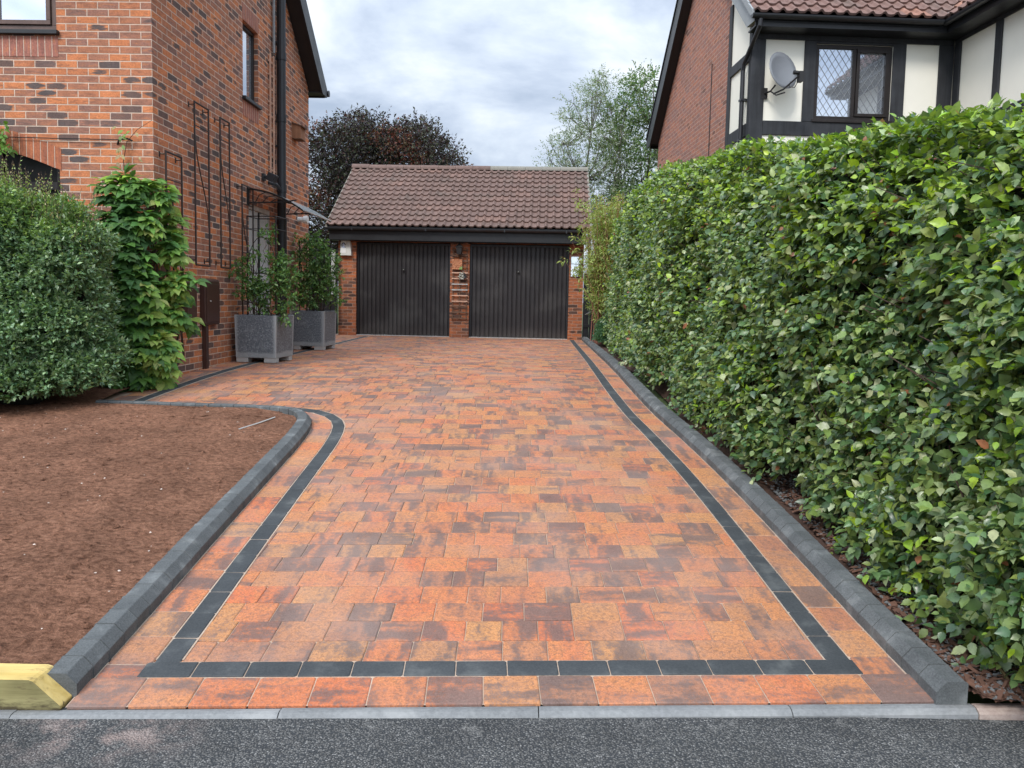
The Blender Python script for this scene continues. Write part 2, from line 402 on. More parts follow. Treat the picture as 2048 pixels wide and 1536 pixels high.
def catmull(pts, step=.06):
    P = [Vector((*p, 0)) for p in pts]; P = [P[0]*2 - P[1]] + P + [P[-1]*2 - P[-2]]
    out = []
    for i in range(1, len(P)-2):
        n = max(2, int((P[i+1]-P[i]).length/step))
        for k in range(n):
            t = k/n; a, b, c, d = P[i-1], P[i], P[i+1], P[i+2]
            out.append(.5*((2*b) + (c-a)*t + (2*a-5*b+4*c-d)*t*t + (3*b-a-3*c+d)*t**3))
    out.append(P[-2]); return out
def resample(pl, L):
    """points every L along a polyline, with unit tangents"""
    out = []; acc = 0.; out.append((pl[0].copy(), (pl[1]-pl[0]).normalized())); need = L
    for a, b in zip(pl[:-1], pl[1:]):
        d = (b-a).length
        while need <= d + 1e-9:
            out.append((a + (b-a)*(need/d), (b-a).normalized())); need += L
        need -= d
    return out
KL = catmull([(-1.545,2.60),(-1.56,3.2),(-1.58,3.75),(-1.607,4.57),(-1.628,5.24),(-1.645,5.8),(-1.685,6.24),(-1.745,6.48),(-1.87,6.66),(-2.05,6.75),(-2.4,6.79),(-3.0,6.82),(-3.8,6.86)])
KR = catmull([(1.585,2.655),(1.56,3.3),(1.545,3.9),(1.52,4.7),(1.48,5.5),(1.42,6.3),(1.345,7.2),(1.31,8.4),(1.335,9.8),(1.39,11.2),(1.5,14.4),(1.6,17.3)])
def sidex(pl, Y):
    best = pl[-1].x
    for a, b in zip(pl[:-1], pl[1:]):
        if a.y <= Y <= b.y: return a.x + (b.x-a.x)*(Y-a.y)/max(b.y-a.y, 1e-6)
    return pl[0].x if Y < pl[0].y else best

def offset(pl, d):
    """offset to the right of travel"""
    out = []
    for i, p in enumerate(pl):
        t = (pl[min(i+1, len(pl)-1)] - pl[max(i-1, 0)]).normalized()
        out.append(p + Vector((t.y, -t.x, 0))*d)
    return out

# ------------------------------------------------------------------ world, sun, camera
w = bpy.data.worlds.new('World'); scene.world = w; w.use_nodes = True
wt = w.node_tree; wt.nodes.clear()
class WN(NT):
    def __init__(s): s.t = wt; s.out = wt.nodes.new('ShaderNodeOutputWorld')
SUN_EL, SUN_AZ = R(45), R(205)      # azimuth from +Y clockwise: behind the camera, a little to the left
q = WN()
sky = q.n('ShaderNodeTexSky', sky_type='NISHITA'); sky.sun_disc = False; sky.sun_elevation = SUN_EL; sky.sun_rotation = SUN_AZ
sky.air_density = 1.; sky.dust_density = 1.5
g = q.n('ShaderNodeTexCoord').outputs['Generated']
dx, dy, dz = q.xyz(g)
zz = q.m('ADD', q.m('MAXIMUM', dz, 0.), .30)
cp = q.comb(q.m('DIVIDE', dx, zz), q.m('DIVIDE', dy, zz), 2.3)
c1 = q.noise(2.3, cp, 7, .55, dist=.25); c2 = q.noise(.9, cp, 4, .5)
cc = q.m('ADD', q.m('MULTIPLY', c1, .65), q.m('MULTIPLY', c2, .35))
cloud = q.ramp(cc, [(.42, (.40,.48,.61)), (.475, (.52,.60,.73)), (.52, (.63,.71,.82)), (.57, (.78,.84,.92)), (.64, (.90,.93,.97))])
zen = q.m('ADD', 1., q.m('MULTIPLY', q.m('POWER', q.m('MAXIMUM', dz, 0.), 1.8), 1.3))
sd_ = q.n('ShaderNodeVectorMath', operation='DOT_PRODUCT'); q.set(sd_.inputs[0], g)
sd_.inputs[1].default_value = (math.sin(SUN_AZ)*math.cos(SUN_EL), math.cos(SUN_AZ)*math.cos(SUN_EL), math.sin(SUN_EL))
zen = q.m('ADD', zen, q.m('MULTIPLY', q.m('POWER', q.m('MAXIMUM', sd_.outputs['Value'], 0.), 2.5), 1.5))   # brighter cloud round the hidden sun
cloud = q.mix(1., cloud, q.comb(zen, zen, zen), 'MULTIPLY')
skyc = q.mix(1., sky.outputs[0], (.10,.10,.10), 'MULTIPLY')
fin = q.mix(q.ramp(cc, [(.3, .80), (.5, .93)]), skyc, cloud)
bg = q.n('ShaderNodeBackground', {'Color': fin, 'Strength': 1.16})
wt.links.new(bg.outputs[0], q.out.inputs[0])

sd = bpy.data.lights.new('sun', 'SUN'); sd.energy = 2.35; sd.angle = R(14); sd.color = (1., .955, .90)
so = bpy.data.objects.new('sun', sd); COL.objects.link(so)
sv = Vector((math.sin(SUN_AZ)*math.cos(SUN_EL), math.cos(SUN_AZ)*math.cos(SUN_EL), math.sin(SUN_EL)))
so.rotation_euler = sv.to_track_quat('Z', 'Y').to_euler(); so.location = (0, -5, 12)

cd = bpy.data.cameras.new('camera'); cam = bpy.data.objects.new('camera', cd); COL.objects.link(cam); scene.camera = cam
cd.sensor_width = 36.; cd.lens = 36.*1500/2048; cd.shift_y = -55./2048; cd.clip_start = .05; cd.clip_end = 2000
cam.matrix_world = Matrix.Translation((0, 0, .9)) @ Matrix.Rotation(R(90-4.3), 4, 'X') @ Matrix.Rotation(R(1.15), 4, 'Z')
scene.view_settings.view_transform = 'Standard'; scene.view_settings.look = 'None'
scene.view_settings.exposure = 0; scene.view_settings.gamma = 1
scene.render.resolution_x = 1024; scene.render.resolution_y = 768
scene.cycles.max_bounces = 6; scene.cycles.transparent_max_bounces = 8
scene.cycles.use_denoising = True

# ------------------------------------------------------------------ ground, road
def grid_sheet(name, xs, ys, zf, mat):
    mb = MB(); n = len(xs)
    V = [(x, y, zf(x, y)) for y in ys for x in xs]
    F = [(j*n+i, j*n+i+1, (j+1)*n+i+1, (j+1)*n+i) for j in range(len(ys)-1) for i in range(n-1)]
    mb.mesh(V, F); return mb.build(name, mat, smooth=True)
xs = [-400,-150,-60,-25,-12,-8,-5,-3,0,3,5,8,12,25,60,150,400]
ys = [2.56 + .5*i for i in range(16)] + [12,16,20,30,60,150,500]
tag(grid_sheet('ground', xs, ys, lambda x, y: zg(y)-.06 if y < 18 else -.06, M['earth']), kind='structure')
tag(grid_sheet('road', [-400,-30,-8,-4,-2,0,2,4,8,30,400], [-400,-30,-6,0,1.2,2.2,2.60], lambda x, y: ROADZ - .004*max(0, 2.2-min(2.2, max(y, -6))), M['asphalt']), kind='structure')

# road edging: pre-cast units with a rolled nose, slightly skew to the road like the drive
SK = .042
def front(x): return 2.603 + SK*x
ed = MB()
x = -7.2
while x < 6:
    L = .915 if x < 1.5 else .45
    x1 = x + L
    if x < 1.72 <= x1: x1 = 1.72
    mi = 0 if x < 1.70 else 1
    c = (random.random(), random.random(), random.random())
    jz = random.uniform(-.002, .002); jy = random.uniform(-.003, .003)
    prof = [(-.001,-.14),(-.001,.002),(-.020,.005),(-.036,.004),(-.042,.0),(-.050,-.004),(-.056,-.010),(-.058,-.14)]
    rings = []
    for xx in (x+.002, x1-.002):
        rings.append([(xx, front(xx)+a+jy, zg(front(xx))+b+jz) for a, b in prof])
    n = len(prof)
    ed.mesh(rings[0]+rings[1], [(i, i+1, n+i+1, n+i) for i in range(n-1)] + [tuple(range(n)), tuple(range(2*n-1, n-1, -1))], c, mi)
    x = x1
tag(ed.build('road_edging', [M['edging'], M['edging_pink']]), kind='structure')

# ------------------------------------------------------------------ driveway: every block is real geometry
def rnd3(): return (random.random(), random.random(), random.random())
def add_paver(mb, q, off, ch=.004, gap=.002, depth=.012, mi=0, col=None, cut=.006):
    """one block: worn corners, chamfered arris; q = 4 corners in order u, v"""
    c = col or rnd3()
    def bil(u, v):
        return tuple(q[0][k]*(1-u)*(1-v)+q[1][k]*u*(1-v)+q[2][k]*u*v+q[3][k]*(1-u)*v for k in (0, 1))
    Lu = max(.03, math.hypot(q[1][0]-q[0][0], q[1][1]-q[0][1])); Lv = max(.03, math.hypot(q[3][0]-q[0][0], q[3][1]-q[0][1]))
    def ring(d, cj):
        a, b = d/Lu, d/Lv; r = []
        for cu, cv, k in ((0,0,0),(1,0,1),(1,1,2),(0,1,3)):
            u, v = (a if cu == 0 else 1-a), (b if cv == 0 else 1-b); su, sv = (1 if cu == 0 else -1), (1 if cv == 0 else -1)
            p1 = (u+su*cj[k]/Lu, v); p2 = (u, v+sv*cj[k]/Lv)
            r += [p2, p1] if k in (0, 2) else [p1, p2]
        return r
    cj = [cut*random.uniform(.25, 1.25) for _ in range(4)]
    o, t = ring(gap, cj), ring(gap+ch, cj)
    tl = (random.uniform(-.0014, .0014), random.uniform(-.0014, .0014)); jz = off + random.uniform(-.0012, .0012)
    def pt(uv, dz):
        x, y = bil(*uv); return (x, y, zg(y)+jz+tl[0]*(uv[0]-.5)+tl[1]*(uv[1]-.5)+dz)
    V = [pt(p, -depth) for p in o] + [pt(p, -ch*.75) for p in o] + [pt(p, 0) for p in t]
    i = len(mb.v); mb.v += V
    def f(ix, uv):
        mb.f.append(tuple(i+k for k in ix)); mb.uv.append(uv); mb.c.append(c); mb.m.append(mi)
    f(tuple(range(16, 24)), t)
    for k in range(8):
        k2 = (k+1) % 8
        f((8+k, 8+k2, 16+k2, 16+k), [o[k], o[k2], t[k2], t[k]])
        f((k, k2, 8+k2, 8+k), [o[k], o[k2], o[k2], o[k]])
drive = MB()
def in_drive(x, y):
    if x > sidex(KR, y) - .14: return False
    if y < 6.9:
        return x > sidex(KL, y) + .12 if y < 6.75 else x > -4.1 if y > 6.83 else x > -2.1
    if y < 13.7: return x > -3.85 + .021*(y-8)
    return x > -4.6
v = 2.603 + .28; p = .1615
vend = 17.75
while v < vend:
    x = -4.7 + random.uniform(0, .2)
    while x < 1.75:
        wd = random.choice((.155, .185, .185, .215, .215))
        cx, cy = x + wd/2, v + p/2 + SK*(x+wd/2)
        if in_drive(cx, cy):
            sk = SK if cy < 9 else SK*max(0, 1-(cy-9)/6)
            fy = lambda xx, vv: vv + SK*xx
            add_paver(drive, [(x, fy(x, v)), (x+wd, fy(x+wd, v)), (x+wd, fy(x+wd, v+p)), (x, fy(x, v+p))], .002)
        x += wd
    v += p
# sand bed under everything
sb = MB()
ysb = [2.69 + .25*i for i in range(64)]
for a, b in zip(ysb[:-1], ysb[1:]):
    xl0, xl1 = (-1.62, -1.62) if b < 6.7 else (-4.7, -4.7)
    sb.face([(xl0, a, zg(a)-.004), (sidex(KR, a)+.03, a, zg(a)-.004), (sidex(KR, b)+.03, b, zg(b)-.004), (xl1, b, zg(b)-.004)], col=(.5,.5,.5))
def ribbon(pl, a, b, L, mb, mi, off, cut=False):
    A = offset(pl, a); B = offset(pl, b)
    mid = offset(pl, (a+b)/2)
    st = resample(mid, L)
    def pt(i, d):
        p, t = st[i]; nrm = Vector((t.y, -t.x, 0)); q_ = p + nrm*(d-(a+b)/2); return (q_.x, q_.y)
    for i in range(len(st)-1):
        if cut and min(pt(i, a)[1]-front(pt(i, a)[0]), pt(i+1, a)[1]-front(pt(i+1, a)[0])) < .20: continue
        add_paver(mb, [pt(i, a), pt(i, b), pt(i+1, b), pt(i+1, a)], off, mi=mi)
def base_strip(pl, a, b, off):
    A = offset(pl, a); B = offset(pl, b)
    for i in range(len(pl)-1):
        if pl is not FLm and min(pl[i].y, pl[i+1].y) < 2.80 : continue
        sb.face([(A[i].x, A[i].y, zg(A[i].y)+off), (B[i].x, B[i].y, zg(B[i].y)+off), (B[i+1].x, B[i+1].y, zg(B[i+1].y)+off), (A[i+1].x, A[i+1].y, zg(A[i+1].y)+off)], col=(.6,.5,.5))
KLc = [p_ for p_ in KL]
KRr = list(reversed(KR)); FLm = None
for pl in (KL, KRr):
    base_strip(pl, -.02, .285, .0045)
    ribbon(pl, .004, .176, .205, drive, 0, .008)
    ribbon(pl, .178, .280, .2, drive, 1, .008, True)
# front soldier course and its black line
FL = [Vector((1.60 - 3.15*i/40, front(1.60-3.15*i/40), 0)) for i in range(41)]
FLm = [p_ + Vector((0, .0, 0)) for p_ in FL]
base_strip(FLm, .003, .283, .006)
ribbon(FLm, .0, .176, .21, drive, 0, .0105)
FLb = [Vector((1.415 - 2.80*i/40, front(1.415-2.80*i/40), 0)) for i in range(41)]
ribbon(FLb, .178, .280, (FLb[-1]-FLb[0]).length/14-.00001, drive, 1, .0105)
# black line along the house wall
HW = catmull([(-3.66,6.98),(-3.55,8.2),(-3.47,9.6),(-3.44,11.4),(-3.42,13.4),(-3.40,17.3)])
base_strip(HW, -.02, .12, .0045)
ribbon(HW, .0, .102, .2, drive, 1, .008)
dv = tag(drive.build('driveway', [M['paver'], M['black_paver']]), kind='structure')
tag(sb.build('driveway_bedding', M['sand']), kind='structure')

# kerbs ------------------------------------------------------------
def kerb(name, pl, sign, L=.116, width=.115):
    mb = MB(); st = resample(pl, L)
    prof = [(0,-.10),(0,.052),(.037,.091),(width-.006,.091),(width,.085),(width,-.10)]
    n = len(prof)
    for i in range(len(st)-1):
        jo = random.uniform(-.0015, .0015); jz = random.uniform(-.0012, .0012)
        ring = []
        for (p_, t), g_ in ((st[i], .0018), (st[i+1], -.0018)):
            nr = Vector((t.y, -t.x, 0))*sign
            b_ = p_ + t*g_
            ring += [(b_.x+nr.x*(a+jo), b_.y+nr.y*(a+jo), zg(b_.y)+h+jz) for a, h in prof]
        c = rnd3()
        F = [(k, k+1, n+k+1, n+k) for k in range(n-1)] + [tuple(range(n)), tuple(range(2*n-1, n-1, -1))]
        mb.mesh(ring, F, c)
    o = mb.build(name, M['kerb'], bevel=.002); tag(o, kind='structure'); return o
kerb('kerb', KL, -1)
kerb('kerb', KR, 1)

# ------------------------------------------------------------------ soil bed on the left
def fbm(x, y, s): return mnoise.fractal(Vector((x*s, y*s, 3.1)), .9, 2.1, 5)
def soilz(x, y):
    e = min(1., max(0., (sidex(KL, min(y, 6.2))-.14 - x)/.5))
    return zg(y) + .045 + .035*e + .018*fbm(x, y, 1.1) + .010*fbm(x, y, 6.) + .006*fbm(x, y, 17.)
sl = MB(); ny = 150
rows = []
for j in range(ny+1):
    y = 2.655 + (6.80-2.655)*j/ny
    if y < 6.2: xr = sidex(KL, y) - .12
    else:
        cand = [p_ for p_ in offset(KL, -.12)]
        best = -1.8
        for a, b in zip(cand[:-1], cand[1:]):
            if a.y <= y <= b.y and b.y > a.y: best = a.x + (b.x-a.x)*(y-a.y)/(b.y-a.y)
        xr = best if y < max(c_.y for c_ in cand) else -4.
    rows.append((y, xr))
nx = 190
V = []
for y, xr in rows:
    for i in range(nx+1):
        t = i/nx; x = xr - (7.5 + xr if False else (7.0))*(t**1.5)
        V.append((x, y, soilz(x, y)))
F = [(j*(nx+1)+i+1, j*(nx+1)+i, (j+1)*(nx+1)+i, (j+1)*(nx+1)+i+1) for j in range(ny) for i in range(nx)]
sl.mesh(V, F); tag(sl.build('soil', M['soil'], smooth=True), kind='structure')
tag(grid_sheet('soil_border', [-9,-7,-5.5,-4.6,-4.2,-3.87], [6.72+.1*i for i in range(14)], lambda x, y: zg(y)+.05+.015*fbm(x, y, 2.), M['soil']), kind='structure')
# scattered pale pebbles and dark clods on the soil
def lump(mb, x, y, z, r, col=None):
    a = random.uniform(0, 6.28); V = []
    for k in range(6):
        t = a + k*math.pi/3; rr = r*random.uniform(.7, 1.2); V.append((x+rr*math.cos(t), y+rr*math.sin(t), z+random.uniform(-.2, .25)*r))
    V.append((x, y, z+r*random.uniform(.5, .9)))
    mb.mesh(V, [(k, (k+1) % 6, 6) for k in range(6)], col)
pb = MB(); cl = MB()
for i in range(150):
    y = 2.7 + 4.0*random.random(); x = -1.75 - random.random()*3.2 - .1*(y > 6)*3
    lump(pb, x, y, soilz(x, y)+.001, random.uniform(.003, .008))
for i in range(9000):
    y = 2.68 + 4.05*random.random()**1.1; x = -1.70 - random.random()*3.2 - .25*(y > 6.2)
    lump(cl, x, y, soilz(x, y)-.002, random.uniform(.004, .013)*(1 if random.random() < .92 else 2.1))
tag(pb.build('soil_pebbles', M['pebble']), 'small pale pebbles scattered over the bare soil', 'pebbles', kind='stuff')
tag(cl.build('soil_clods', M['soil']), 'crumbly red brown clods lying on the bare soil bed', 'soil', kind='stuff')
# sunken frame showing through the soil
t_ = thing('manhole_frame', 'thin rectangular metal frame half buried in the soil behind the curved kerb', 'manhole frame', (-2.5, 6.4, zg(6.4)))
fr = [(-2.73,6.13),(-2.58,6.42),(-2.03,6.40),(-2.19,5.98)]
mb = MB()
for i, (a, b) in enumerate(zip(fr, fr[1:]+fr[:1])):
    r_ = .006 if i == 2 else .005
    zo = .004 if i == 2 else -.001
    if i == 2: mb.build('rim', M['soil'], t_); mb = MB()
    mb.tube([(a[0]+2.5, a[1]-6.4, soilz(*a)+zo-zg(6.4)), ((a[0]+b[0])/2+2.5, (a[1]+b[1])/2-6.4, soilz((a[0]+b[0])/2, (a[1]+b[1])/2)+zo-zg(6.4)), (b[0]+2.5, b[1]-6.4, soilz(*b)+zo-zg(6.4))], r_, 4)
    if i == 2: mb.build('side_bar', M['concrete'], t_); mb = MB()
mb.build('rim', M['soil'], t_)

# timber sleeper at the front of the bed
t_ = thing('timber_sleeper', 'yellow and green timber sleeper with a slanting sawn end beside the road edging', 'sleeper', (-2.6, 2.56, -.575))
mb = MB()
prof = [(-1.2,0),(1.035,0),(1.04,.022),(.945,.110),(.93,.115),(-1.2,.115)]
n = len(prof)
V = [(a, -.03-.042*0, b) for a, b in prof] + [(a, .085, b) for a, b in prof]
mb.mesh(V, [tuple(range(n))], None, 1); 
mb.mesh(V, [tuple(range(2*n-1, n-1, -1))], None, 1)
mb.mesh(V, [(i, (i+1) % n, n+(i+1) % n, n+i)[::-1] for i in range(n)], None, 0)
mb.build('beam', [M['sleeper_top'], M['sleeper_side']], t_, bevel=.004)

# ------------------------------------------------------------------ right bed under the hedge
def hx(Y):      # foot of the hedge face
    return float(np.interp(Y, [2, 3.2, 4.8, 6.5, 8., 9.8, 11.5, 14., 16], [1.84, 1.72, 1.62, 1.52, 1.44, 1.47, 1.57, 1.75, 1.85]))
def hz(Y):      # top edge of the hedge
    return float(np.interp(Y, [2, 2.95, 3.45, 4.48, 6.4, 8.1, 11, 14, 16], [1.36, 1.53, 1.63, 1.83, 2.09, 2.30, 2.58, 2.58, 2.45]))
tag(grid_sheet('hedge_bed', [1.62,1.7,1.8,1.95,2.2,3,5], [2.68+.2*i for i in range(72)],
    lambda x, y: zg(y)+.035+.02*fbm(x, y, 3.)+(.0 if x > 1.65 or y < 5 else -.06), M['mulch_soil']), kind='structure')
def chip_field(mb, n, f, r0, r1):
    for i in range(n):
        x, y = f(); z = zg(y)+.04+.02*fbm(x, y, 3.)+random.uniform(0, .02)
        a = random.uniform(0, 6.28); L = random.uniform(r0, r1); W = L*random.uniform(.25, .6)
        ca, sa = math.cos(a), math.sin(a); t1, t2 = random.uniform(-.5, .5)*L, random.uniform(-.5, .5)*W
        mb.face([(x+ca*L-sa*W, y+sa*L+ca*W, z+t1+t2), (x+ca*L+sa*W, y+sa*L-ca*W, z+t1-t2), (x-ca*L+sa*W, y-sa*L-ca*W, z-t1-t2), (x-ca*L-sa*W, y-sa*L+ca*W, z-t1+t2)])
mb = MB(); chip_field(mb, 5200, lambda: (1.73+random.random()**1.3*.65, 2.62+random.random()**1.5*5), .006, .024)
tag(mb.build('bark_mulch', M['mulch']), 'brown bark mulch under the foot of the hedge', 'mulch', kind='stuff')
mb = MB()
for i in range(1500):
    y = 2.62 + random.random()**1.4*2.6; x = 1.74+random.random()**1.4*.35
    lump(mb, x, y, zg(y)+.05+.02*fbm(x, y, 3.), random.uniform(.005, .013))
tag(mb.build('grit_chips', M['grit']), 'grey grit along the back of the right kerb', 'gravel', kind='stuff')
# cut twig leaning at the front corner of the bed
mb = MB(); mb.tube([(1.90,2.72,-.50),(1.885,2.80,-.45),(1.865,2.86,-.40)], [.007,.006,.005], 6)
mb.tube([(1.90,2.72,-.50),(1.97,2.70,-.495),(2.06,2.68,-.50)], .003, 5)
tag(mb.build('cut_twig', M['sleeper_top']), 'pale cut twig lying in the mulch at the near end of the hedge', 'twig')

# ------------------------------------------------------------------ wall builder with openings
def clip(poly, a, b, c):
    out = []
    for i in range(len(poly)):
        p, q_ = poly[i], poly[(i+1) % len(poly)]
        dp, dq = a*p[0]+b*p[1]-c, a*q_[0]+b*q_[1]-c
        if dp <= 1e-9: out.append(p)
        if (dp < -1e-9 and dq > 1e-9) or (dp > 1e-9 and dq < -1e-9):
            t = dp/(dp-dq); out.append((p[0]+(q_[0]-p[0])*t, p[1]+(q_[1]-p[1])*t))
    return out
def wall(mb, P, u0, u1, z0, z1, holes=(), clips=(), uo=0., reveal=.1, flip=False, Pin=None, norev=()):
    """P(u, z, depth) -> point; holes = (u0,u1,z0,z1); reveals run to depth"""
    us = sorted({u0, u1, *[h[0] for h in holes], *[h[1] for h in holes]}); us = [u for u in us if u0 <= u <= u1]
    zs = sorted({z0, z1, *[h[2] for h in holes], *[h[3] for h in holes]}); zs = [z for z in zs if z0 <= z <= z1]
    for a, b in zip(us[:-1], us[1:]):
        for c, d in zip(zs[:-1], zs[1:]):
            m_ = ((a+b)/2, (c+d)/2)
            if any(h[0] < m_[0] < h[1] and h[2] < m_[1] < h[3] for h in holes): continue
            poly = [(a, c), (b, c), (b, d), (a, d)]
            for k in clips:
                poly = clip(poly, *k)
                if len(poly) < 3: break
            if len(poly) < 3: continue
            if flip: poly = poly[::-1]
            mb.face([P(u, z, 0) for u, z in poly], [(u+uo, z) for u, z in poly])
    for i, h in enumerate(holes):
        if i in norev: continue
        a, b, c, d = h
        for (p, q_, swap) in (((a, c), (a, d), 1), ((b, c), (b, d), 0), ((a, d), (b, d), 1), ((a, c), (b, c), 0)):
            pts = [P(*p, 0), P(*q_, 0), P(*q_, reveal), P(*p, reveal)]
            if p[0] == q_[0]: uv = [(0.05, p[1]), (0.05, q_[1]), (.05+reveal, q_[1]), (.05+reveal, p[1])]
            else: uv = [(p[0], .01), (q_[0], .01), (q_[0], .01+reveal), (p[0], .01+reveal)]
            if swap ^ flip: pts = pts[::-1]; uv = uv[::-1]
            mb.face(pts, uv)

# roof tiles: real rolls and laps
def tiles(mb, O, ux, us, nr, W, Ls, gauge=.236, pitch=.178, seed=1, ncol=2):
    rg = random.Random(seed)
    O, ux, us, nr = Vector(O), Vector(ux), Vector(us), Vector(nr)
    ns = max(1, int(W/pitch)); S = 8
    prof = []
    for k in range(S):
        t = k/S
        prof.append((t, .038*math.sin(math.pi*t/.46) if t < .46 else -.006*math.sin(math.pi*(t-.46)/.54)))
    cols = [(i+t)*W/ns for i in range(ns) for t, _ in prof] + [W]
    hs = [h for i in range(ns) for _, h in prof] + [0.]
    nc = int(math.ceil(Ls/gauge)); g_ = Ls/nc
    for k in range(nc):
        tilec = {}
        lo, hi = k*g_ - .012, (k+1)*g_ + .03
        V = []
        cj = [rg.uniform(-.004, .004) for _ in range(ns//ncol+2)]
        for j, (x, h) in enumerate(zip(cols, hs)):
            jj = cj[min(j//(S*ncol), len(cj)-1)]
            V.append(O + ux*x + us*(lo+jj) + nr*(h+.012))
            V.append(O + ux*x + us*(lo+jj) + nr*(h+.046))
            V.append(O + ux*x + us*hi + nr*(h+.006))
        i0 = len(mb.v); mb.v += [tuple(v_) for v_ in V]
        off = (k % 2)*S*ncol//2
        for j in range(len(cols)-1):
            key = (j+off)//(S*ncol)
            if key not in tilec: tilec[key] = (rg.random(), rg.random(), rg.random())
            a, b = i0+3*j, i0+3*(j+1)
            for f in ((a+1, b+1, b+2, a+2), (a, b, b+1, a+1)):
                mb.f.append(f); mb.uv.append(None); mb.c.append(tilec[key]); mb.m.append(0)

def window_unit(parent, P, u0, u1, z0, z1, mat_f, mat_g, depth=.07, fw=.055, lights=((0., 1., False),), sill=True, lead=0, name='window', blind=None):
    """frame + panes; P(u,z,d)"""
    mb = MB()
    def bx(a, b, c, d, e0, e1, m_=mb):
        c8 = [P(a, c, e0), P(b, c, e0), P(b, c, e1), P(a, c, e1), P(a, d, e0), P(b, d, e0), P(b, d, e1), P(a, d, e1)]
        m_.mesh(c8, [(0,3,2,1),(4,5,6,7),(0,1,5,4),(1,2,6,5),(2,3,7,6),(3,0,4,7)])
    bx(u0, u1, z0, z0+fw, depth-.03, depth+.03); bx(u0, u1, z1-fw, z1, depth-.03, depth+.03)
    bx(u0, u0+fw, z0+fw, z1-fw, depth-.03, depth+.03); bx(u1-fw, u1, z0+fw, z1-fw, depth-.03, depth+.03)
    W = u1-u0
    for i, (a, b, cas) in enumerate(lights):
        if i: bx(u0+W*a-fw/2, u0+W*a+fw/2, z0+fw, z1-fw, depth-.03, depth+.03)
    wo = mb.build(name, mat_f, parent, bevel=.004)
    if sill:
        sm = MB(); bx(u0-.03, u1+.03, z0-.045, z0-.001, -.05, depth+.02, sm); sm.build('sill', M['black_paint'] if sill == 2 else mat_f, wo, bevel=.004)
    for i, (a, b, cas) in enumerate(lights):
        x0, x1 = u0+W*a+fw*(.5 if i else 1), u0+W*b-fw*(.5 if i < len(lights)-1 else 1)
        c, d = z0+fw, z1-fw
        if cas:
            sm = MB(); s_ = .05
            bx(x0+.004, x1-.004, c+.004, c+s_, depth-.05, depth+.01, sm); bx(x0+.004, x1-.004, d-s_, d-.004, depth-.05, depth+.01, sm)
            bx(x0+.004, x0+s_, c+s_, d-s_, depth-.05, depth+.01, sm); bx(x1-s_, x1-.004, c+s_, d-s_, depth-.05, depth+.01, sm)
            sm.build('casement', mat_f, wo, bevel=.004)
            x0 += s_; x1 -= s_; c += s_; d -= s_
        gm = MB(); gm.face([P(x0, c, depth), P(x1, c, depth), P(x1, d, depth), P(x0, d, depth)]); gm.build('pane', mat_g, wo)
        if lead:
            lm = MB(); sx, sz = lead; dd = depth-.004
            for sgn in (1, -1):
                k = -int((d-c)/sz) - 2
                while k*sx < (x1-x0) + (d-c)/sz*sx + sx:
                    # line u = x0 + k*sx + sgn*(z-c)*sx/sz
                    seg = []
                    for (zz_) in (c, d):
                        seg.append((x0 + k*sx + sgn*(zz_-c)*sx/sz, zz_))
                    (ua, za), (ub, zb) = seg
                    t0, t1 = 0., 1.; du = ub-ua
                    for lim, s2 in ((x0, 1), (x1, -1)):
                        fa, fb = (ua-lim)*s2, (ub-lim)*s2
                        if fa < 0 and fb < 0: t0, t1 = 1, 0
                        elif fa < 0: t0 = max(t0, fa/(fa-fb))
                        elif fb < 0: t1 = min(t1, fa/(fa-fb))
                    if t1 > t0 + .01:
                        lm.tube([P(ua+du*t0, za+(zb-za)*t0, dd), P(ua+du*t1, za+(zb-za)*t1, dd)], .0035, 4)
                    k += 1
            lm.build('leading', M['lead'], wo)
    return wo

# ================================================================== LEFT HOUSE
LH = (-3.81, 8.013, 0.); LHY = R(1.2)
house = thing('brick_house', 'red brick house on the left with black bargeboard and creeper on its corner', 'house', LH, -LHY)
def lh(x, y, z):   # house-local -> world
    c, s = math.cos(-LHY), math.sin(-LHY); return (LH[0]+c*x-s*y, LH[1]+s*x+c*y, z)
EZ, DEP, TP = 4.55, 5.57, .84
mb = MB()
side = lambda u, z, d=0: (-d, u, z)
fronty = lambda u, z, d=0: (-u, d, z)
rz_ = EZ + TP*DEP/2
clipsG = [(-TP, 1, EZ), (TP, 1, EZ+TP*DEP)]
wall(mb, side, 0, DEP, -.3, rz_, holes=[(2.50,3.08,3.62,4.64),(2.68,3.60,.04,2.19)], clips=clipsG, uo=.0)
# front wall with arched opening
def soffit(u): return 2.17 + .25*(1-((u-2.1)/1.1)**2)
hl = [(1.0, 2.6, 3.56, 4.44)]
k0 = len(hl); ns_ = 20
for i in range(ns_):
    a = 1.0 + 2.2*i/ns_; b = 1.0+2.2*(i+1)/ns_
    hl.append((a, b, .0, soffit((a+b)/2)+.06))
wall(mb, fronty, 0, 6.6, -.4, EZ, holes=hl, flip=True, norev=set(range(k0, k0+ns_)))
mb.face([(-1.0, 0, 0), (-1.0, 0, 2.2), (-1.0, .1, 2.2), (-1.0, .1, 0)], [(.05,0),(.05,2.2),(.15,2.2),(.15,0)])
# rear and far side walls
wall(mb, lambda u, z, d=0: (-u, DEP, z), 0, 6.6, -.3, EZ)
wall(mb, lambda u, z, d=0: (-6.6, u, z), 0, DEP, -.3, rz_, clips=clipsG, flip=True)
mb.build('wall', M['brick'], house)
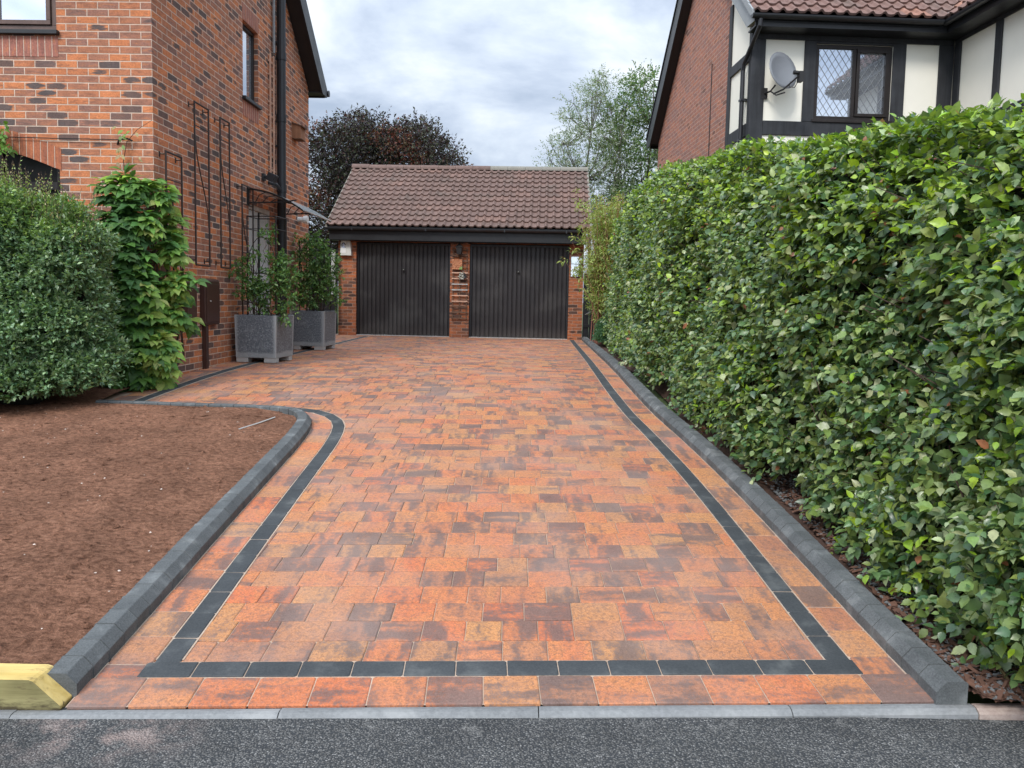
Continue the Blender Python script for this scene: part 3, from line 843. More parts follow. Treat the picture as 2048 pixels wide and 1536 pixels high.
# soldier courses (3 mm proud)
mb = MB()
def strip(a, b, c, d, PP, e=-.003, flip=False):
    p_ = [(a, c), (b, c), (b, d), (a, d)]
    if flip: p_ = p_[::-1]
    mb.face([PP(u, z, e) for u, z in p_], [(u, z-c+.004) for u, z in p_])
for args, fl in (((2.48, 3.10, 4.645, 4.87, side), False), ((2.48, 3.10, 3.36, 3.572, side), False), ((.985, 2.615, 3.335, 3.545, fronty), True)):
    mb = MB(); strip(*args, flip=fl); mb.build('soldier_course', M['soldier'], house)
mb = MB(); na = 24
for i in range(na):
    a = .98 + 2.24*i/na; b = .98 + 2.24*(i+1)/na
    sa, sb_ = soffit(max(1., min(3.2, a))), soffit(max(1., min(3.2, b)))
    pp = [(a, sa), (a, sa+.225), (b, sb_+.225), (b, sb_)]
    mb.face([fronty(u, z, -.004) for u, z in pp], [(a, .004), (a, .229), (b, .229), (b, .004)])
    mb.face([fronty(a, sa, -.004), fronty(b, sb_, -.004), fronty(b, sb_, .1), fronty(a, sa, .1)], [(a, .01), (b, .01), (b, .11), (a, .11)])
mb.build('arch_lintel', M['soldier_arch'], house)
window_unit(house, side, 2.50, 3.08, 3.62, 4.64, M['upvc_dark'], M['glass'], depth=.085, fw=.05, sill=2, lights=((0., 1., False),))
window_unit(house, fronty, 1.0, 2.6, 3.60, 4.44, M['upvc'], M['glass'], depth=.05, fw=.06, sill=2, lights=((0., .45, True), (.45, .72, True), (.72, 1., True)))
wd_ = window_unit(house, fronty, 1.0, 3.2, .02, 2.46, M['upvc_dark'], M['glass_dark'], depth=.12, fw=.09, sill=False, lights=((0., .33, False), (.33, .66, False), (.66, 1., False)))
mb = MB(); mb.box(-3.1, -1.0, .09, .15, 1.98, 2.06); mb.build('transom', M['upvc_dark'], wd_)
# roof
mb = MB(); sl_ = math.sqrt(1+TP*TP)
OV, VO, RL = .30, .22, .24
lenS = (DEP/2+OV)*sl_
tiles(mb, (-6.8, -OV, EZ+RL+.06-TP*OV), (1,0,0), (0,1/sl_,TP/sl_), (0,-TP/sl_,1/sl_), 6.8+VO, lenS, seed=3)
tiles(mb, (VO, DEP+OV, EZ+RL+.06-TP*OV), (-1,0,0), (0,-1/sl_,TP/sl_), (0,TP/sl_,1/sl_), 6.8+VO, lenS, seed=4)
rf = mb.build('roof', M['tile'], house)
mb = MB()
mb.prism([(-OV, EZ+RL+.05-TP*OV), (DEP/2, rz_+RL+.05), (DEP+OV, EZ+RL+.05-TP*OV), (DEP+OV, EZ+RL-.02-TP*OV), (DEP/2, rz_+RL-.02), (-OV, EZ+RL-.02-TP*OV)], 'x', -6.8, VO-.01)
mb.build('roof_deck', M['black_paint'], rf)
mb = MB()
for sgn, y0 in ((1, -OV), (-1, DEP+OV)):
    pol = [(y0, EZ+RL+.09-TP*OV), (DEP/2, rz_+RL+.09), (DEP/2, rz_-.05), (y0+sgn*OV*.95, EZ-.07), (y0, EZ-.07)]
    mb.prism(pol, 'x', VO-.005, VO+.03)
    # soffit under the verge
    pol2 = [(y0+sgn*OV, EZ+.0), (DEP/2, rz_+.0), (DEP/2, rz_-.03), (y0+sgn*OV, EZ-.03)]
    mb.prism(pol2, 'x', .003, VO-.006)
mb.build('bargeboard', M['black_paint'], house)
for a_, b_ in ((DEP+.01, DEP+OV-.02), (-OV+.02, -.01)):
    mb = MB(); mb.box(-6.8, VO-.01, a_, b_, EZ-.055, EZ-.02); mb.build('soffit', M['black_paint'], house)
for a_, b_ in ((DEP+OV-.019, DEP+OV+.004), (-OV-.004, -OV+.019)):
    mb = MB(); mb.box(-6.8, VO-.01, a_, b_, EZ-.075, EZ+RL+.02-TP*OV); mb.build('fascia', M['black_paint'], house)
for y0 in (-OV-.07, DEP+OV+.07):
    mb = MB(); mb.tube([(-6.8, y0, EZ+.02), (VO+.05, y0, EZ+.02)], .058, 10); mb.build('gutter', M['black_pipe'], house)
# side door with pale chain curtain
mb = MB()
dP = lambda u, z, d: (-d, u, z)
def bxs(m_, a, b, c, d, e0, e1):
    c8 = [side(a, c, e0), side(b, c, e0), side(b, c, e1), side(a, c, e1), side(a, d, e0), side(b, d, e0), side(b, d, e1), side(a, d, e1)]
    m_.mesh(c8, [(0,3,2,1),(4,5,6,7),(0,1,5,4),(1,2,6,5),(2,3,7,6),(3,0,4,7)])
bxs(mb, 2.68, 2.74, .04, 2.19, .02, .09); bxs(mb, 3.54, 3.60, .04, 2.19, .02, .09); bxs(mb, 2.74, 3.54, 2.12, 2.19, .02, .09)
dr = mb.build('door', M['grey_post'], house, bevel=.004)
mb = MB(); bxs(mb, 2.74, 3.54, .04, 2.12, .085, .1); mb.build('doorway_shade', M['interior'], dr)  # black sheet standing for the unlit interior behind the curtain
for a, b in ((2.745, 3.12), (3.24, 3.535)):
    mb = MB(); n = 46; V = []
    for i in range(n+1):
        u = a + (b-a)*i/n; dd = .045 + .012*math.sin(i*1.9) + .008*math.sin(i*.37)
        for k in range(5):
            z = 2.11 - 2.05*k/4; V.append(side(u + .02*math.sin(k+i*.2)*(k/4), z, dd))
    F = [(5*i+k, 5*i+k+1, 5*(i+1)+k+1, 5*(i+1)+k) for i in range(n) for k in range(4)]
    mb.mesh(V, F); mb.build('curtain', M['curtain'], dr, smooth=True)
# door canopy
mb = MB(); n = 14
def can(t): return (.03+.78*t, 2.39 - .04*t - .26*t*t)     # distance from the wall, height
ys_ = [2.60 + .16*i for i in range(10)]
V = []
for y in ys_:
    for i in range(n+1):
        a, h = can(i/n); V.append((a, y, h))
F = [(j*(n+1)+i, j*(n+1)+i+1, (j+1)*(n+1)+i+1, (j+1)*(n+1)+i) for j in range(9) for i in range(n)]
mb.mesh(V, F); cn = mb.build('canopy', M['poly'], house, smooth=True)
for yb in (2.62, 4.02):
    mb = MB()
    mb.box(.0, .035, yb-.012, yb+.012, 2.15, 2.40)
    mb.tube([(can(i/10)[0], yb, can(i/10)[1]-.014) for i in range(11)], .012, 6)
    st_ = [(.02+.5*t, yb, 2.185+.02*t-.0*t) for t in (0, .5, 1)] + [(.70, yb, 2.235)]
    mb.tube(st_, .010, 6)
    for t in (.18, .36, .54):
        a, h = can(t+.12); mb.tube([(.02+.55*t, yb, 2.195), ((.02+.55*t+a)/2-.02, yb, (2.195+h)/2+.02), (a, yb, h-.02)], .007, 5)
    mb.build('canopy_bracket', M['black_iron'], cn)
mb = MB(); mb.tube([(can(1)[0], 2.60, can(1)[1]), (can(1)[0], 4.04, can(1)[1])], .011, 6); mb.build('front_trim', M['grey_post'], cn)
mb = MB(); mb.tube([(.035, 2.60, 2.395), (.035, 4.04, 2.395)], .012, 6); mb.build('wall_trim', M['grey_post'], cn)
# soil stack and waste branches
mb = MB(); PY_ = 3.80
mb.tube([(.10, PY_, -.02), (.10, PY_, 5.95)], .068, 14)
for z in (1.05, 2.05, 2.55, 3.62, 4.55): mb.tube([(.10, PY_, z-.055), (.10, PY_, z+.055)], .078, 14)
for z in (1.3, 3.2, 4.75): mb.box(-.01, .10, PY_-.06, PY_+.06, z-.012, z+.012)
mb.tube([(.0, PY_-.32, 2.60), (.10, PY_-.26, 2.58), (.10, PY_, 2.50)], .03, 8)
mb.build('soil_pipe', M['black_pipe'], house, smooth=False)
mb = MB(); mb.tube([(.04, PY_-.16, 4.55), (.04, PY_-.16, 5.35), (.0, PY_-.16, 5.37)], .02, 8); mb.build('waste_pipe', M['lead'], house)
# low step by the door
mb = MB(); mb.box(.003, .34, 2.72, 3.62, -.02, .125); 
tag(mb.build('door_step', M['dark_concrete'], house, bevel=.01))
# vent cowl by the canopy
mb = MB(); mb.tube([(.0, 4.95, 2.20), (.10, 4.95, 2.20)], .045, 12); mb.tube([(.10, 4.95, 2.20), (.17, 4.95, 2.20)], .065, 12); mb.build('flue_cowl', M['white'], house)

# ---- wall trellises (black iron, individually)
def wall_trellis(y0, y1, z0, z1, label, off=.07, rungs=(.25,), scroll=True, hang=False):
    o = lh(0, y0, z0); T = thing('wall_trellis', label, 'trellis', o, -LHY, 'black iron trellises on the side wall')
    W, H = y1-y0, z1-z0
    mb = MB(); [mb.tube([a_, b_], .011, 6) for a_, b_ in (((off, 0, 0), (off, 0, H+.01)), ((off, 0, H), (off, W, H)), ((off, W, 0), (off, W, H+.01)), ((off, 0, .004), (off, W, .004)))]
    mb.build('frame', M['rust_iron'], T)
    for r_ in rungs:
        mb = MB(); mb.tube([(off, 0, H*(1-r_)), (off, W, H*(1-r_))], .0075, 5); mb.build('rung', M['rust_iron'], T)
    if scroll:
        mb = MB(); n = 18
        for sg in (0, 1):
            pts = []
            for i in range(n+1):
                t = i/n; u = .5-.5*math.cos(math.pi*t); u = u if sg == 0 else 1-u
                pts.append((off, W*(.05+.9*u), H*(.80-.55*t)))
            if sg == 0: mb.tube(pts, .0075, 5)
        mb.build('scroll', M['rust_iron'], T)
    for yy, zz_ in ((0, H-.03), (W, H-.03), (0, .06), (W, .06)):
        mb = MB(); mb.tube([(.0, yy, zz_), (off, yy, zz_)], .006, 5); mb.box(0, .006, yy-.012, yy+.012, zz_-.03, zz_+.03); mb.build('wall_bracket', M['rust_iron'], T)
wall_trellis(.125, .49, .50, 2.41, 'short black iron trellis behind the pale green creeper at the house corner', rungs=(.15, .6))
wall_trellis(.83, 1.21, 1.235, 3.11, 'wider black iron trellis high on the wall above the brown meter boxes', rungs=(.14, .5))
wall_trellis(1.55, 1.84, 1.235, 3.10, 'narrow black iron trellis between the meter boxes and the side door', rungs=(.14, .52))
wall_trellis(2.26, 2.66, .56, 2.385, 'black iron trellis beside the side door behind the nearer zinc planter', rungs=(.14, .5))

# ---- meter boxes
def meter(y0, y1, z0, z1, label, post):
    T = thing('meter_box', label, 'meter box', lh(0, y0, z0), -LHY, 'brown meter boxes on the side wall'); W, H = y1-y0, z1-z0
    mb = MB(); mb.prism([(0, 0), (.055, 0), (.07, .015), (.07, H-.03), (.06, H-.01), (0, H+.01)], 'y', 0, W); mb.build('case', M['meter'], T, bevel=.01)
    mb = MB(); mb.box(.0715, .078, .03, W-.03, .04, H-.06); d = mb.build('door', M['meter'], T, bevel=.004)
    mb = MB(); mb.tube([(.078, W*.3, H*.52), (.084, W*.3, H*.52)], .009, 8); mb.build('lock', M['white'], d)
    if post:
        mb = MB(); mb.box(.005, .055, .05, .12, -z0-.03, .0); mb.build('cable_duct', M['meter'], T)
meter(.54, .85, .51, 1.06, 'brown meter box partly hidden by the creeper', False)
meter(1.07, 1.50, .52, 1.085, 'brown meter box with a duct running down to the paving', True)

# ---- timber lath strip by the soil pipe
T = thing('timber_lath', 'narrow pinkish timber trellis fixed high beside the black soil pipe', 'trellis', lh(0, 3.49, 2.73), -LHY)
mb = MB()
for y in (.0, .15, .30): mb.box(.022, .04, y, y+.032, 0, 1.78)
mb.build('upright', M['wood_pink'], T)
for i in range(9):
    mb = MB(); mb.box(.004, .0215, -.01, .342, .06+.2*i, .085+.2*i); mb.build('slat', M['wood_pink'], T)
# ---- security light
T = thing('security_light', 'small black security light on the wall above the door canopy', 'light', lh(0, 3.25, 2.66), -LHY)
mb = MB(); mb.box(0, .03, -.05, .05, -.07, .03); mb.tube([(.03, 0, -.02), (.10, 0, .0)], .016, 8); mb.build('bracket', M['black_pipe'], T)
mb = MB(); mb.box(.08, .20, -.08, .08, -.03, .09, Matrix.Rotation(.4, 4, 'Y')); mb.build('lamp_head', M['black_pipe'], T, bevel=.01)
# ---- nest box
T = thing('nest_box', 'brown wooden nest box high on the house wall right of the soil pipe', 'nest box', lh(0, 4.62, 3.50), -LHY)
mb = MB(); mb.prism([(0, 0), (.15, 0), (.15, .19), (0, .24)], 'y', 0, .24); mb.build('body', M['wood_box'], T)
mb = MB(); mb.prism([(0, .243), (.19, .18), (.19, .198), (0, .262)], 'y', -.02, .26); mb.build('lid', M['wood_brown'], T)
mb = MB(); mb.box(.02, .16, .0, .24, -.012, -.001); mb.build('floor_board', M['wood_brown'], T)
# ---- wire over the arch
T = thing('training_wire', 'thin black training wire along the front brickwork above the arched opening', 'wire', lh(-3, 0, 2.50), -LHY)
mb = MB(); mb.tube([(0, -.03, .01), (1.0, -.03, .005), (2.0, -.03, -.005), (2.70, -.03, -.01)], .005, 5); mb.build('strand', M['black_iron'], T)
mb = MB(); mb.tube([(2.62, 0, -.05), (2.66, -.04, -.01), (2.75, -.05, .0), (2.80, -.04, -.02)], .010, 6); mb.build('hook', M['black_iron'], T)

# ================================================================== GARAGE
GO = (-4.12, 17.72, 0.); GY = R(2.5)
gar = thing('double_garage', 'brick double garage with two black ribbed doors and a brown tiled roof', 'garage', GO, -GY)
def gl(x, y, z):
    c, s = math.cos(-GY), math.sin(-GY); return (GO[0]+c*x-s*y, GO[1]+s*x+c*y, z)
GW, GD = 5.74, 4.3
GZ = 2.59; GTP = .70; gr = 2.12
mb = MB()
gf = lambda u, z, d=0: (u, d, z)
DOORS = ((.42, 2.64), (3.09, 5.41))
wall(mb, gf, 0, GW, -.1, GZ, holes=[(a, b, -.05, 2.20) for a, b in DOORS], reveal=.13)
grz = GZ + GTP*gr
gcl = [(-GTP, 1, GZ), (GTP, 1, GZ+GTP*GD)]
wall(mb, lambda u, z, d=0: (0, u, z), 0, GD, -.1, GZ+GTP*GD/2, clips=gcl, flip=True)
wall(mb, lambda u, z, d=0: (GW, u, z), 0, GD, -.1, GZ+GTP*GD/2, clips=gcl)
wall(mb, lambda u, z, d=0: (u, GD, z), 0, GW, -.1, GZ, flip=True)
mb.build('wall', M['brick_garage'], gar)
for a, b in DOORS:
    mb = MB(); n = 21; W = b-a-.10; V = []
    xs_ = []
    for i in range(n):
        x0 = a+.05+W*i/n; w_ = W/n
        xs_ += [(x0, .0), (x0+w_*.10, .0), (x0+w_*.24, -.022), (x0+w_*.86, -.022), (x0+w_, .0)]
    for x, d in xs_: V += [(x, .115+d, .025), (x, .115+d, 2.13)]
    F = [(2*i, 2*i+2, 2*i+3, 2*i+1) for i in range(len(xs_)-1)]
    mb.mesh(V, F); dd = mb.build('garage_door', M['door_black'], gar)
    mb = MB(); mb.box(a+.003, a+.05, .07, .13, 0, 2.18); mb.box(b-.05, b-.003, .07, .13, 0, 2.18); mb.box(a+.05, b-.05, .07, .13, 2.13, 2.18); mb.build('frame', M['black_paint'], dd)
    mb = MB(); cx = (a+b)/2 + (.0 if a < 1 else -.02); hz_ = 1.55
    mb.tube([(cx, .085, hz_), (cx, .05, hz_)], .03, 10); mb.tube([(cx-.05, .045, hz_-.01), (cx+.05, .045, hz_-.01)], .009, 6); mb.build('handle', M['black_iron'], dd)
    mb = MB(); mb.tube([(cx, .049, hz_+.012), (cx, .044, hz_+.012)], .008, 8); mb.build('lock', M['pale_stone'], dd)
    mb = MB(); mb.box(a+.003, b-.003, .02, .12, -.02, .018); mb.build('threshold', M['concrete'], dd)
# fascia, soffit, gutter
mb = MB(); mb.box(-.14, GW+.03, -.27, -.245, 2.215, 2.44); mb.build('fascia', M['black_paint'], gar)
mb = MB(); mb.box(-.14, GW+.03, -.244, -.003, 2.205, 2.225); mb.box(-.14, -.003, -.24, 0.3, 2.23, 2.44); mb.build('soffit', M['black_paint'], gar)
mb = MB(); n = 10
V = []; F = []
for i, x in enumerate((-.20, GW+.08)):
    for k in range(n+1):
        t = math.pi*k/n; V.append((x, -.335+.062*math.cos(t), 2.485-.062*math.sin(t)))
F = [(k, k+1, n+1+k+1, n+1+k) for k in range(n)] + [tuple(range(n+1)), tuple(range(2*n+1, n, -1))]
mb.mesh(V, F)
for x in (.4, 2.1, 3.9, 5.3): mb.box(x, x+.03, -.402, -.27, 2.425, 2.49)
mb.build('gutter', M['black_pipe'], gar)
# roof
gs = math.sqrt(1+GTP*GTP)
mb = MB(); go_ = .33; GL = (gr+go_)*gs
tiles(mb, (-.20, -go_, GZ+.17-GTP*go_), (1,0,0), (0,1/gs,GTP/gs), (0,-GTP/gs,1/gs), GW+.34, GL, gauge=.258, seed=9)
tiles(mb, (GW+.14, GD+go_, GZ+.17-GTP*go_), (-1,0,0), (0,-1/gs,GTP/gs), (0,GTP/gs,1/gs), GW+.34, GL, gauge=.258, seed=10)
rf = mb.build('roof', M['tile'], gar)
grz2 = GZ+.17+GTP*gr
mb = MB(); mb.prism([(-go_, GZ+.15-GTP*go_), (gr, grz2-.02), (GD+go_, GZ+.15-GTP*go_), (GD+go_, GZ+.08-GTP*go_), (gr, grz2-.09), (-go_, GZ+.08-GTP*go_)], 'x', -.17, GW+.11); mb.build('roof_deck', M['black_paint'], rf)
for x0, x1 in ((-.215, -.17), (GW+.11, GW+.155)):
    mb = MB(); mb.prism([(-go_, GZ+.20-GTP*go_), (gr, grz2+.035), (gr, grz2-.06), (-go_, GZ+.11-GTP*go_)], 'x', x0, x1); mb.build('verge', M['ridge_grey'], rf)
mb = MB(); x = -.22; k = 0
while x < GW+.14:
    x1 = min(x+.45, GW+.15); h_ = .0 if k else .03
    pts = []
    for i in range(9):
        t = math.pi*i/8; pts.append((gr-.125*math.cos(t), grz2-.02+.125*math.sin(t)*.95+h_*.5+random.uniform(-.003, .003)))
    mb.prism(pts, 'x', x+.003, x1-.003, rnd3(), 1 if x > 3.3 else 0); x = x1; k += 1
mb.build('ridge', [M['tile'], M['ridge_grey']], rf)

# ---- things on the garage front
T = thing('alarm_box', 'weathered white alarm box on the left garage pillar', 'alarm box', gl(.06, -.003, 1.86), -GY)
mb = MB(); mb.prism([(0, .0), (.27, .0), (.25, .30), (.23, .355), (.04, .355), (.02, .30)], 'y', -.10, 0); cs = mb.build('case', M['cream_box'], T, bevel=.012)
mb = MB(); mb.face([(.035, -.104, .06), (.145, -.104, .06), (.145, -.104, .325), (.035, -.104, .325)]); mb.build('front_panel', M['white'], cs)
mb = MB(); n = 14
for i in range(n):
    t0, t1 = math.pi*(-.08+1.16*i/n), math.pi*(-.08+1.16*(i+1)/n); c_ = (.09, .245)
    mb.face([(c_[0]+r_*math.cos(t), -.107, c_[1]+r_*1.15*math.sin(t)) for r_, t in ((.030, t0), (.048, t0), (.048, t1), (.030, t1))])
mb.build('emblem_arch', M['blue_ink'], cs); mb = MB()
mb.face([(.045,-.107,.195),(.066,-.107,.195),(.066,-.107,.245),(.042,-.107,.245)]); mb.build('emblem_base', M['blue_ink'], cs); mb = MB()
mb.face([(.115,-.107,.188),(.14,-.107,.178),(.14,-.107,.20),(.12,-.107,.21)])
mb.build('emblem_base', M['blue_ink'], cs)
mb = MB(); mb.face([(.09+.020*math.cos(2*math.pi*i/12), -.108, .255+.026*math.sin(2*math.pi*i/12)) for i in range(12)])
mb.face([(.05,-.108,.178),(.13,-.108,.178),(.108,-.108,.226),(.074,-.108,.226)]); mb.build('emblem_figure', M['pale_ink'], cs)

T = thing('garage_lantern', 'dark wall lantern at the top of the pillar between the garage doors', 'lantern', gl(2.86, -.003, 1.93), -GY)
mb = MB(); mb.box(-.04, .04, -.02, 0, .02, .22); mb.tube([(0, -.02, .18), (0, -.10, .2), (0, -.13, .17)], .012, 6); mb.build('bracket', M['black_iron'], T)
mb = MB(); mb.mesh([(-.07,-.2,.17),(.07,-.2,.17),(.07,-.06,.17),(-.07,-.06,.17),(-.05,-.18,.0),(.05,-.18,.0),(.05,-.08,.0),(-.05,-.08,.0)], [(0,1,5,4),(1,2,6,5),(2,3,7,6),(3,0,4,7),(4,5,6,7)])
mb.mesh([(-.085,-.215,.17),(.085,-.215,.17),(.085,-.045,.17),(-.085,-.045,.17),(0,-.13,.25)], [(0,1,4),(1,2,4),(2,3,4),(3,0,4),(3,2,1,0)]); mb.build('lamp_case', M['black_iron'], T)

T = thing('pillar_trellis', 'weathered brown trellis on the pillar between the garage doors', 'trellis', gl(2.70, -.003, .41), -GY)
mb = MB()
for x in (0, .16, .32): mb.box(x, x+.024, -.032, -.018, 0, 1.66)
mb.build('upright', M['wood_brown'], T)
for i in range(13):
    mb = MB(); mb.box(-.015, .36, -.0175, -.003, .03+.132*i, .055+.132*i) if i % 1 else mb.box(-.015, .36, -.05, -.0325, .03+.132*i, .056+.132*i)
    mb.build('slat', M['wood_brown'] if i in (0, 1, 2, 9, 10, 11, 12) else M['grey_post'] if i in (5, 6) else M['wood_pink'], T)
T = thing('square_plaque', 'square terracotta relief plaque with a green corner hung on the pillar trellis', 'plaque', gl(2.695, -.055, 1.585), -GY)
mb = MB(); n = 12; V = []
for j in range(n+1):
    for i in range(n+1):
        V.append((.23*i/n, -.02-.014*mnoise.noise(Vector((i*.7, j*.7, 2.2))), .235*j/n))
mb.mesh(V, [(j*(n+1)+i, j*(n+1)+i+1, (j+1)*(n+1)+i+1, (j+1)*(n+1)+i) for j in range(n) for i in range(n)]); mb.box(0, .23, -.012, 0, 0, .235); mb.build('relief', M['terracotta'], T)
mb = MB(); mb.prism([(.15, .0), (.235, .0), (.235, .07), (.19, .06)], 'y', -.04, -.034); mb.build('corner_glaze', M['green_glaze'], T)
T = thing('small_wall_ornament', 'small pale stone and dark ornament on the pillar trellis below the plaque', 'ornament', gl(2.86, -.055, 1.36), -GY)
mb = MB()
for k in range(9):
    lump(mb, random.uniform(.0, .11), -.03, random.uniform(0, .16), .035)
mb.box(0, .1, -.02, 0, .0, .15); mb.build('stone', M['pale_stone'], T)
mb = MB(); mb.prism([(.09, .02), (.17, .02), (.16, .12), (.12, .15)], 'y', -.05, -.01); mb.build('dark_leaf', M['black_iron'], T)
T = thing('wall_mirror', 'rectangular wall mirror on the right garage pillar', 'mirror', gl(5.44, -.003, 1.46), -GY)
mb = MB(); mb.box(0, .29, -.012, 0, 0, .48); mb.build('frame', M['upvc'], T)
mb = MB(); mb.face([(.012, -.0135, .012), (.278, -.0135, .012), (.278, -.0135, .468), (.012, -.0135, .468)]); mb.build('glass', M['mirror'], T)
mb = MB(); mb.tube([(.01, -.018, .30), (.28, -.018, .30)], .006, 5); mb.tube([(.13, -.018, .30), (.11, -.018, .16), (.14, -.018, .012)], .005, 5); mb.tube([(.2, -.018, .3), (.19, -.018, .012)], .004, 5); mb.build('wire_trim', M['black_iron'], T)

# ---- gate between house and garage, added black boards standing for the dark gap on the right
T = thing('side_gate', 'black boarded side gate with a silvery post at the left of the garage', 'gate', (-4.42, 17.6, 0))
mb = MB()
for i in range(7): mb.box(-.735+.15*i, -.587+.15*i, .0, .02, .03, 2.0)
mb.build('board', M['black_paint'], T)
mb = MB(); mb.box(.16, .265, -.05, -.001, .95, 1.93); mb.build('post', M['grey_post'], T)
mb = MB(); mb.box(-.05, .27, -.05, -.001, 1.935, 2.0); mb.build('top_rail', M['black_paint'], T)
T = thing('dark_gap_boards', 'added black boards standing for the dark gap between the garage and the bamboo', 'gate', (1.63, 17.50, 0))
mb = MB()
for i in range(6): mb.box(.15*i, .15*i+.142, 0, .02, .02, 1.55)
mb.build('board', M['black_paint'], T)
for z in (.3, 1.15):
    mb = MB(); mb.box(0, .9, -.025, -.001, z, z+.07); mb.build('rail', M['black_paint'], T)
mb = MB(); mb.tube([(.05, -.05, .60), (.2, -.12, .68), (.42, -.12, .66)], .008, 5); mb.tube([(.28, -.12, .66), (.22, -.05, 1.0)], .008, 5); mb.build('bracket', M['lead'], T)

# ================================================================== NEIGHBOUR'S HOUSE
NO = (3.50, 11.48, 0.); NYW = R(-2.5)
nb = thing('timber_framed_house', 'neighbouring house with black timbers, cream panels and brick gable behind the hedge', 'house', NO, -NYW)
def nl(x, y, z):
    c, s = math.cos(-NYW), math.sin(-NYW); return (NO[0]+c*x-s*y, NO[1]+s*x+c*y, z)
NP = .90; ND = 5.95; NF = 5.02; NB = 4.55; RO = .20
yr = (NB-NF+NP*ND)/(2*NP); nrz = NF+NP*yr
SB = 1.08     # timbered return on the gable
mb = MB()
ncl = [(-NP, 1, NF), (NP, 1, NB+NP*ND)]
wall(mb, lambda u, z, d=0: (d, u, z), SB, ND, -.1, nrz, clips=ncl, flip=True)
wall(mb, lambda u, z, d=0: (0, u, z), 0, SB, -.1, 3.2, flip=True)
wall(mb, lambda u, z, d=0: (u, ND, z), 0, 8, -.1, NB, flip=True)
wall(mb, lambda u, z, d=0: (8, u, z), 0, ND, -.1, nrz, clips=ncl)
wall(mb, lambda u, z, d=0: (u, 0, z), 0, 3.08, -.1, 3.2)
wall(mb, lambda u, z, d=0: (3.08, u, z), -3.2, 0, -.1, 3.2, flip=True)
wall(mb, lambda u, z, d=0: (u, -3.2, z), 3.08, 8, -.1, 3.2)
mb.build('wall', M['brick_right'], nb)
# movement joint
mb = MB(); mb.box(-.012, -.001, 2.02, 2.035, -.1, 5.1); mb.build('movement_joint', M['black_paint'], nb)
# cream render
mb = MB()
W_ = dict(a=.95, b=2.12, c=3.70, d=4.81)
wall(mb, lambda u, z, d=0: (u, d, z), 0, 3.08, 3.2, NF, holes=[(.95, 2.12, 3.70, 4.80)], reveal=.06)
wall(mb, lambda u, z, d=0: (0, u, z), 0, SB, 3.2, nrz, clips=ncl, flip=True)
wall(mb, lambda u, z, d=0: (3.08, u, z), -3.2, 0, 3.2, 5.0, flip=True)
gcw = [(-NP, 1, 4.93-NP*3.08), (NP, 1, 4.93+NP*8)]
wall(mb, lambda u, z, d=0: (u, -3.2, z), 3.08, 8, 3.2, 4.93+NP*2.46, clips=gcw)
mb.build('render_panel', M['render'], nb)
# black timbers: butt-jointed, 28 mm proud
mb = MB(); e = -.028
def tb(x0, x1, z0, z1): mb.box(x0, x1, e, -.002, z0, z1)
tb(-.03, .18, 3.2, 4.84); tb(.77, .948, 3.66, 4.84); tb(2.122, 2.32, 3.66, 4.84); tb(2.83, 3.05, 3.2, 4.84)
tb(-.03, 3.05, 4.842, NF+.02); tb(.182, 2.828, 3.45, 3.658)
tb(.95, 2.12, 4.802, 4.84)
mb.box(-.03, -.002, .0, .10, 3.2, 5.05); mb.box(-.03, -.002, SB-.13, SB, 3.2, 5.7); mb.box(-.03, -.002, .102, SB-.132, 3.45, 3.64); mb.box(-.03, -.002, .102, SB-.132, 4.55, 4.70)
for y0, y1 in ((-.17, -.03), (-1.06, -.93), (-2.1, -1.97), (-3.2, -3.06)): mb.box(3.05, 3.078, y0, y1, 3.2, 4.86)
mb.box(3.05, 3.078, -3.2, -.03, 4.862, 5.0); mb.box(3.05, 3.078, -3.05, -1.07, 3.50, 3.66)
mb.prism([(-.18, 3.28), (-.92, 3.56), (-.92, 3.66), (-.18, 3.40)], 'x', 3.055, 3.078)
mb.build('timber_frame', M['timber_black'], nb, bevel=.006)
window_unit(nb, lambda u, z, d=0: (u, d, z), .95, 2.12, 3.70, 4.80, M['upvc_dark'], M['glass'], depth=.03, fw=.055, sill=True, lights=((0., .51, False), (.51, 1., True)), lead=(.105, .155))
# roofs
s9 = math.sqrt(1+NP*NP); no_ = .34
mb = MB()
tiles(mb, (-.14, -no_, NF+.19-NP*no_+RO), (1,0,0), (0,1/s9,NP/s9), (0,-NP/s9,1/s9), 8.2, (yr+no_)*s9, gauge=.25, pitch=.185, seed=21)
tiles(mb, (8.06, ND+no_, NB+.19-NP*no_+RO), (-1,0,0), (0,-1/s9,NP/s9), (0,NP/s9,1/s9), 8.2, (ND-yr+no_)*s9, gauge=.25, pitch=.185, seed=22)
tiles(mb, (3.08-no_, .9, NF+.19-NP*no_+RO), (0,-1,0), (1/s9,0,NP/s9), (-NP/s9,0,1/s9), 4.35, (2.46+no_)*s9, gauge=.25, pitch=.185, seed=23)
rf = mb.build('roof', M['tile_red'], nb)
mb = MB()
mb.prism([(-no_, NF+.15+RO-NP*no_), (yr, nrz+.15+RO), (ND+no_, NB+.15+RO-NP*no_), (ND+no_, NB+.06+RO-NP*no_), (yr, nrz+.06+RO), (-no_, NF+.06+RO-NP*no_)], 'x', -.12, 8.0)
mb.prism([(3.08-no_, NF+RO+.13-NP*no_), (5.54, NF+RO+.13+NP*2.46), (8+no_, NF+RO+.13-NP*no_), (8+no_, NF+RO+.06-NP*no_), (5.54, NF+RO+.06+NP*2.46), (3.08-no_, NF+RO+.06-NP*no_)], 'y', -3.4, -.36)
mb.build('roof_deck', M['black_paint'], rf)
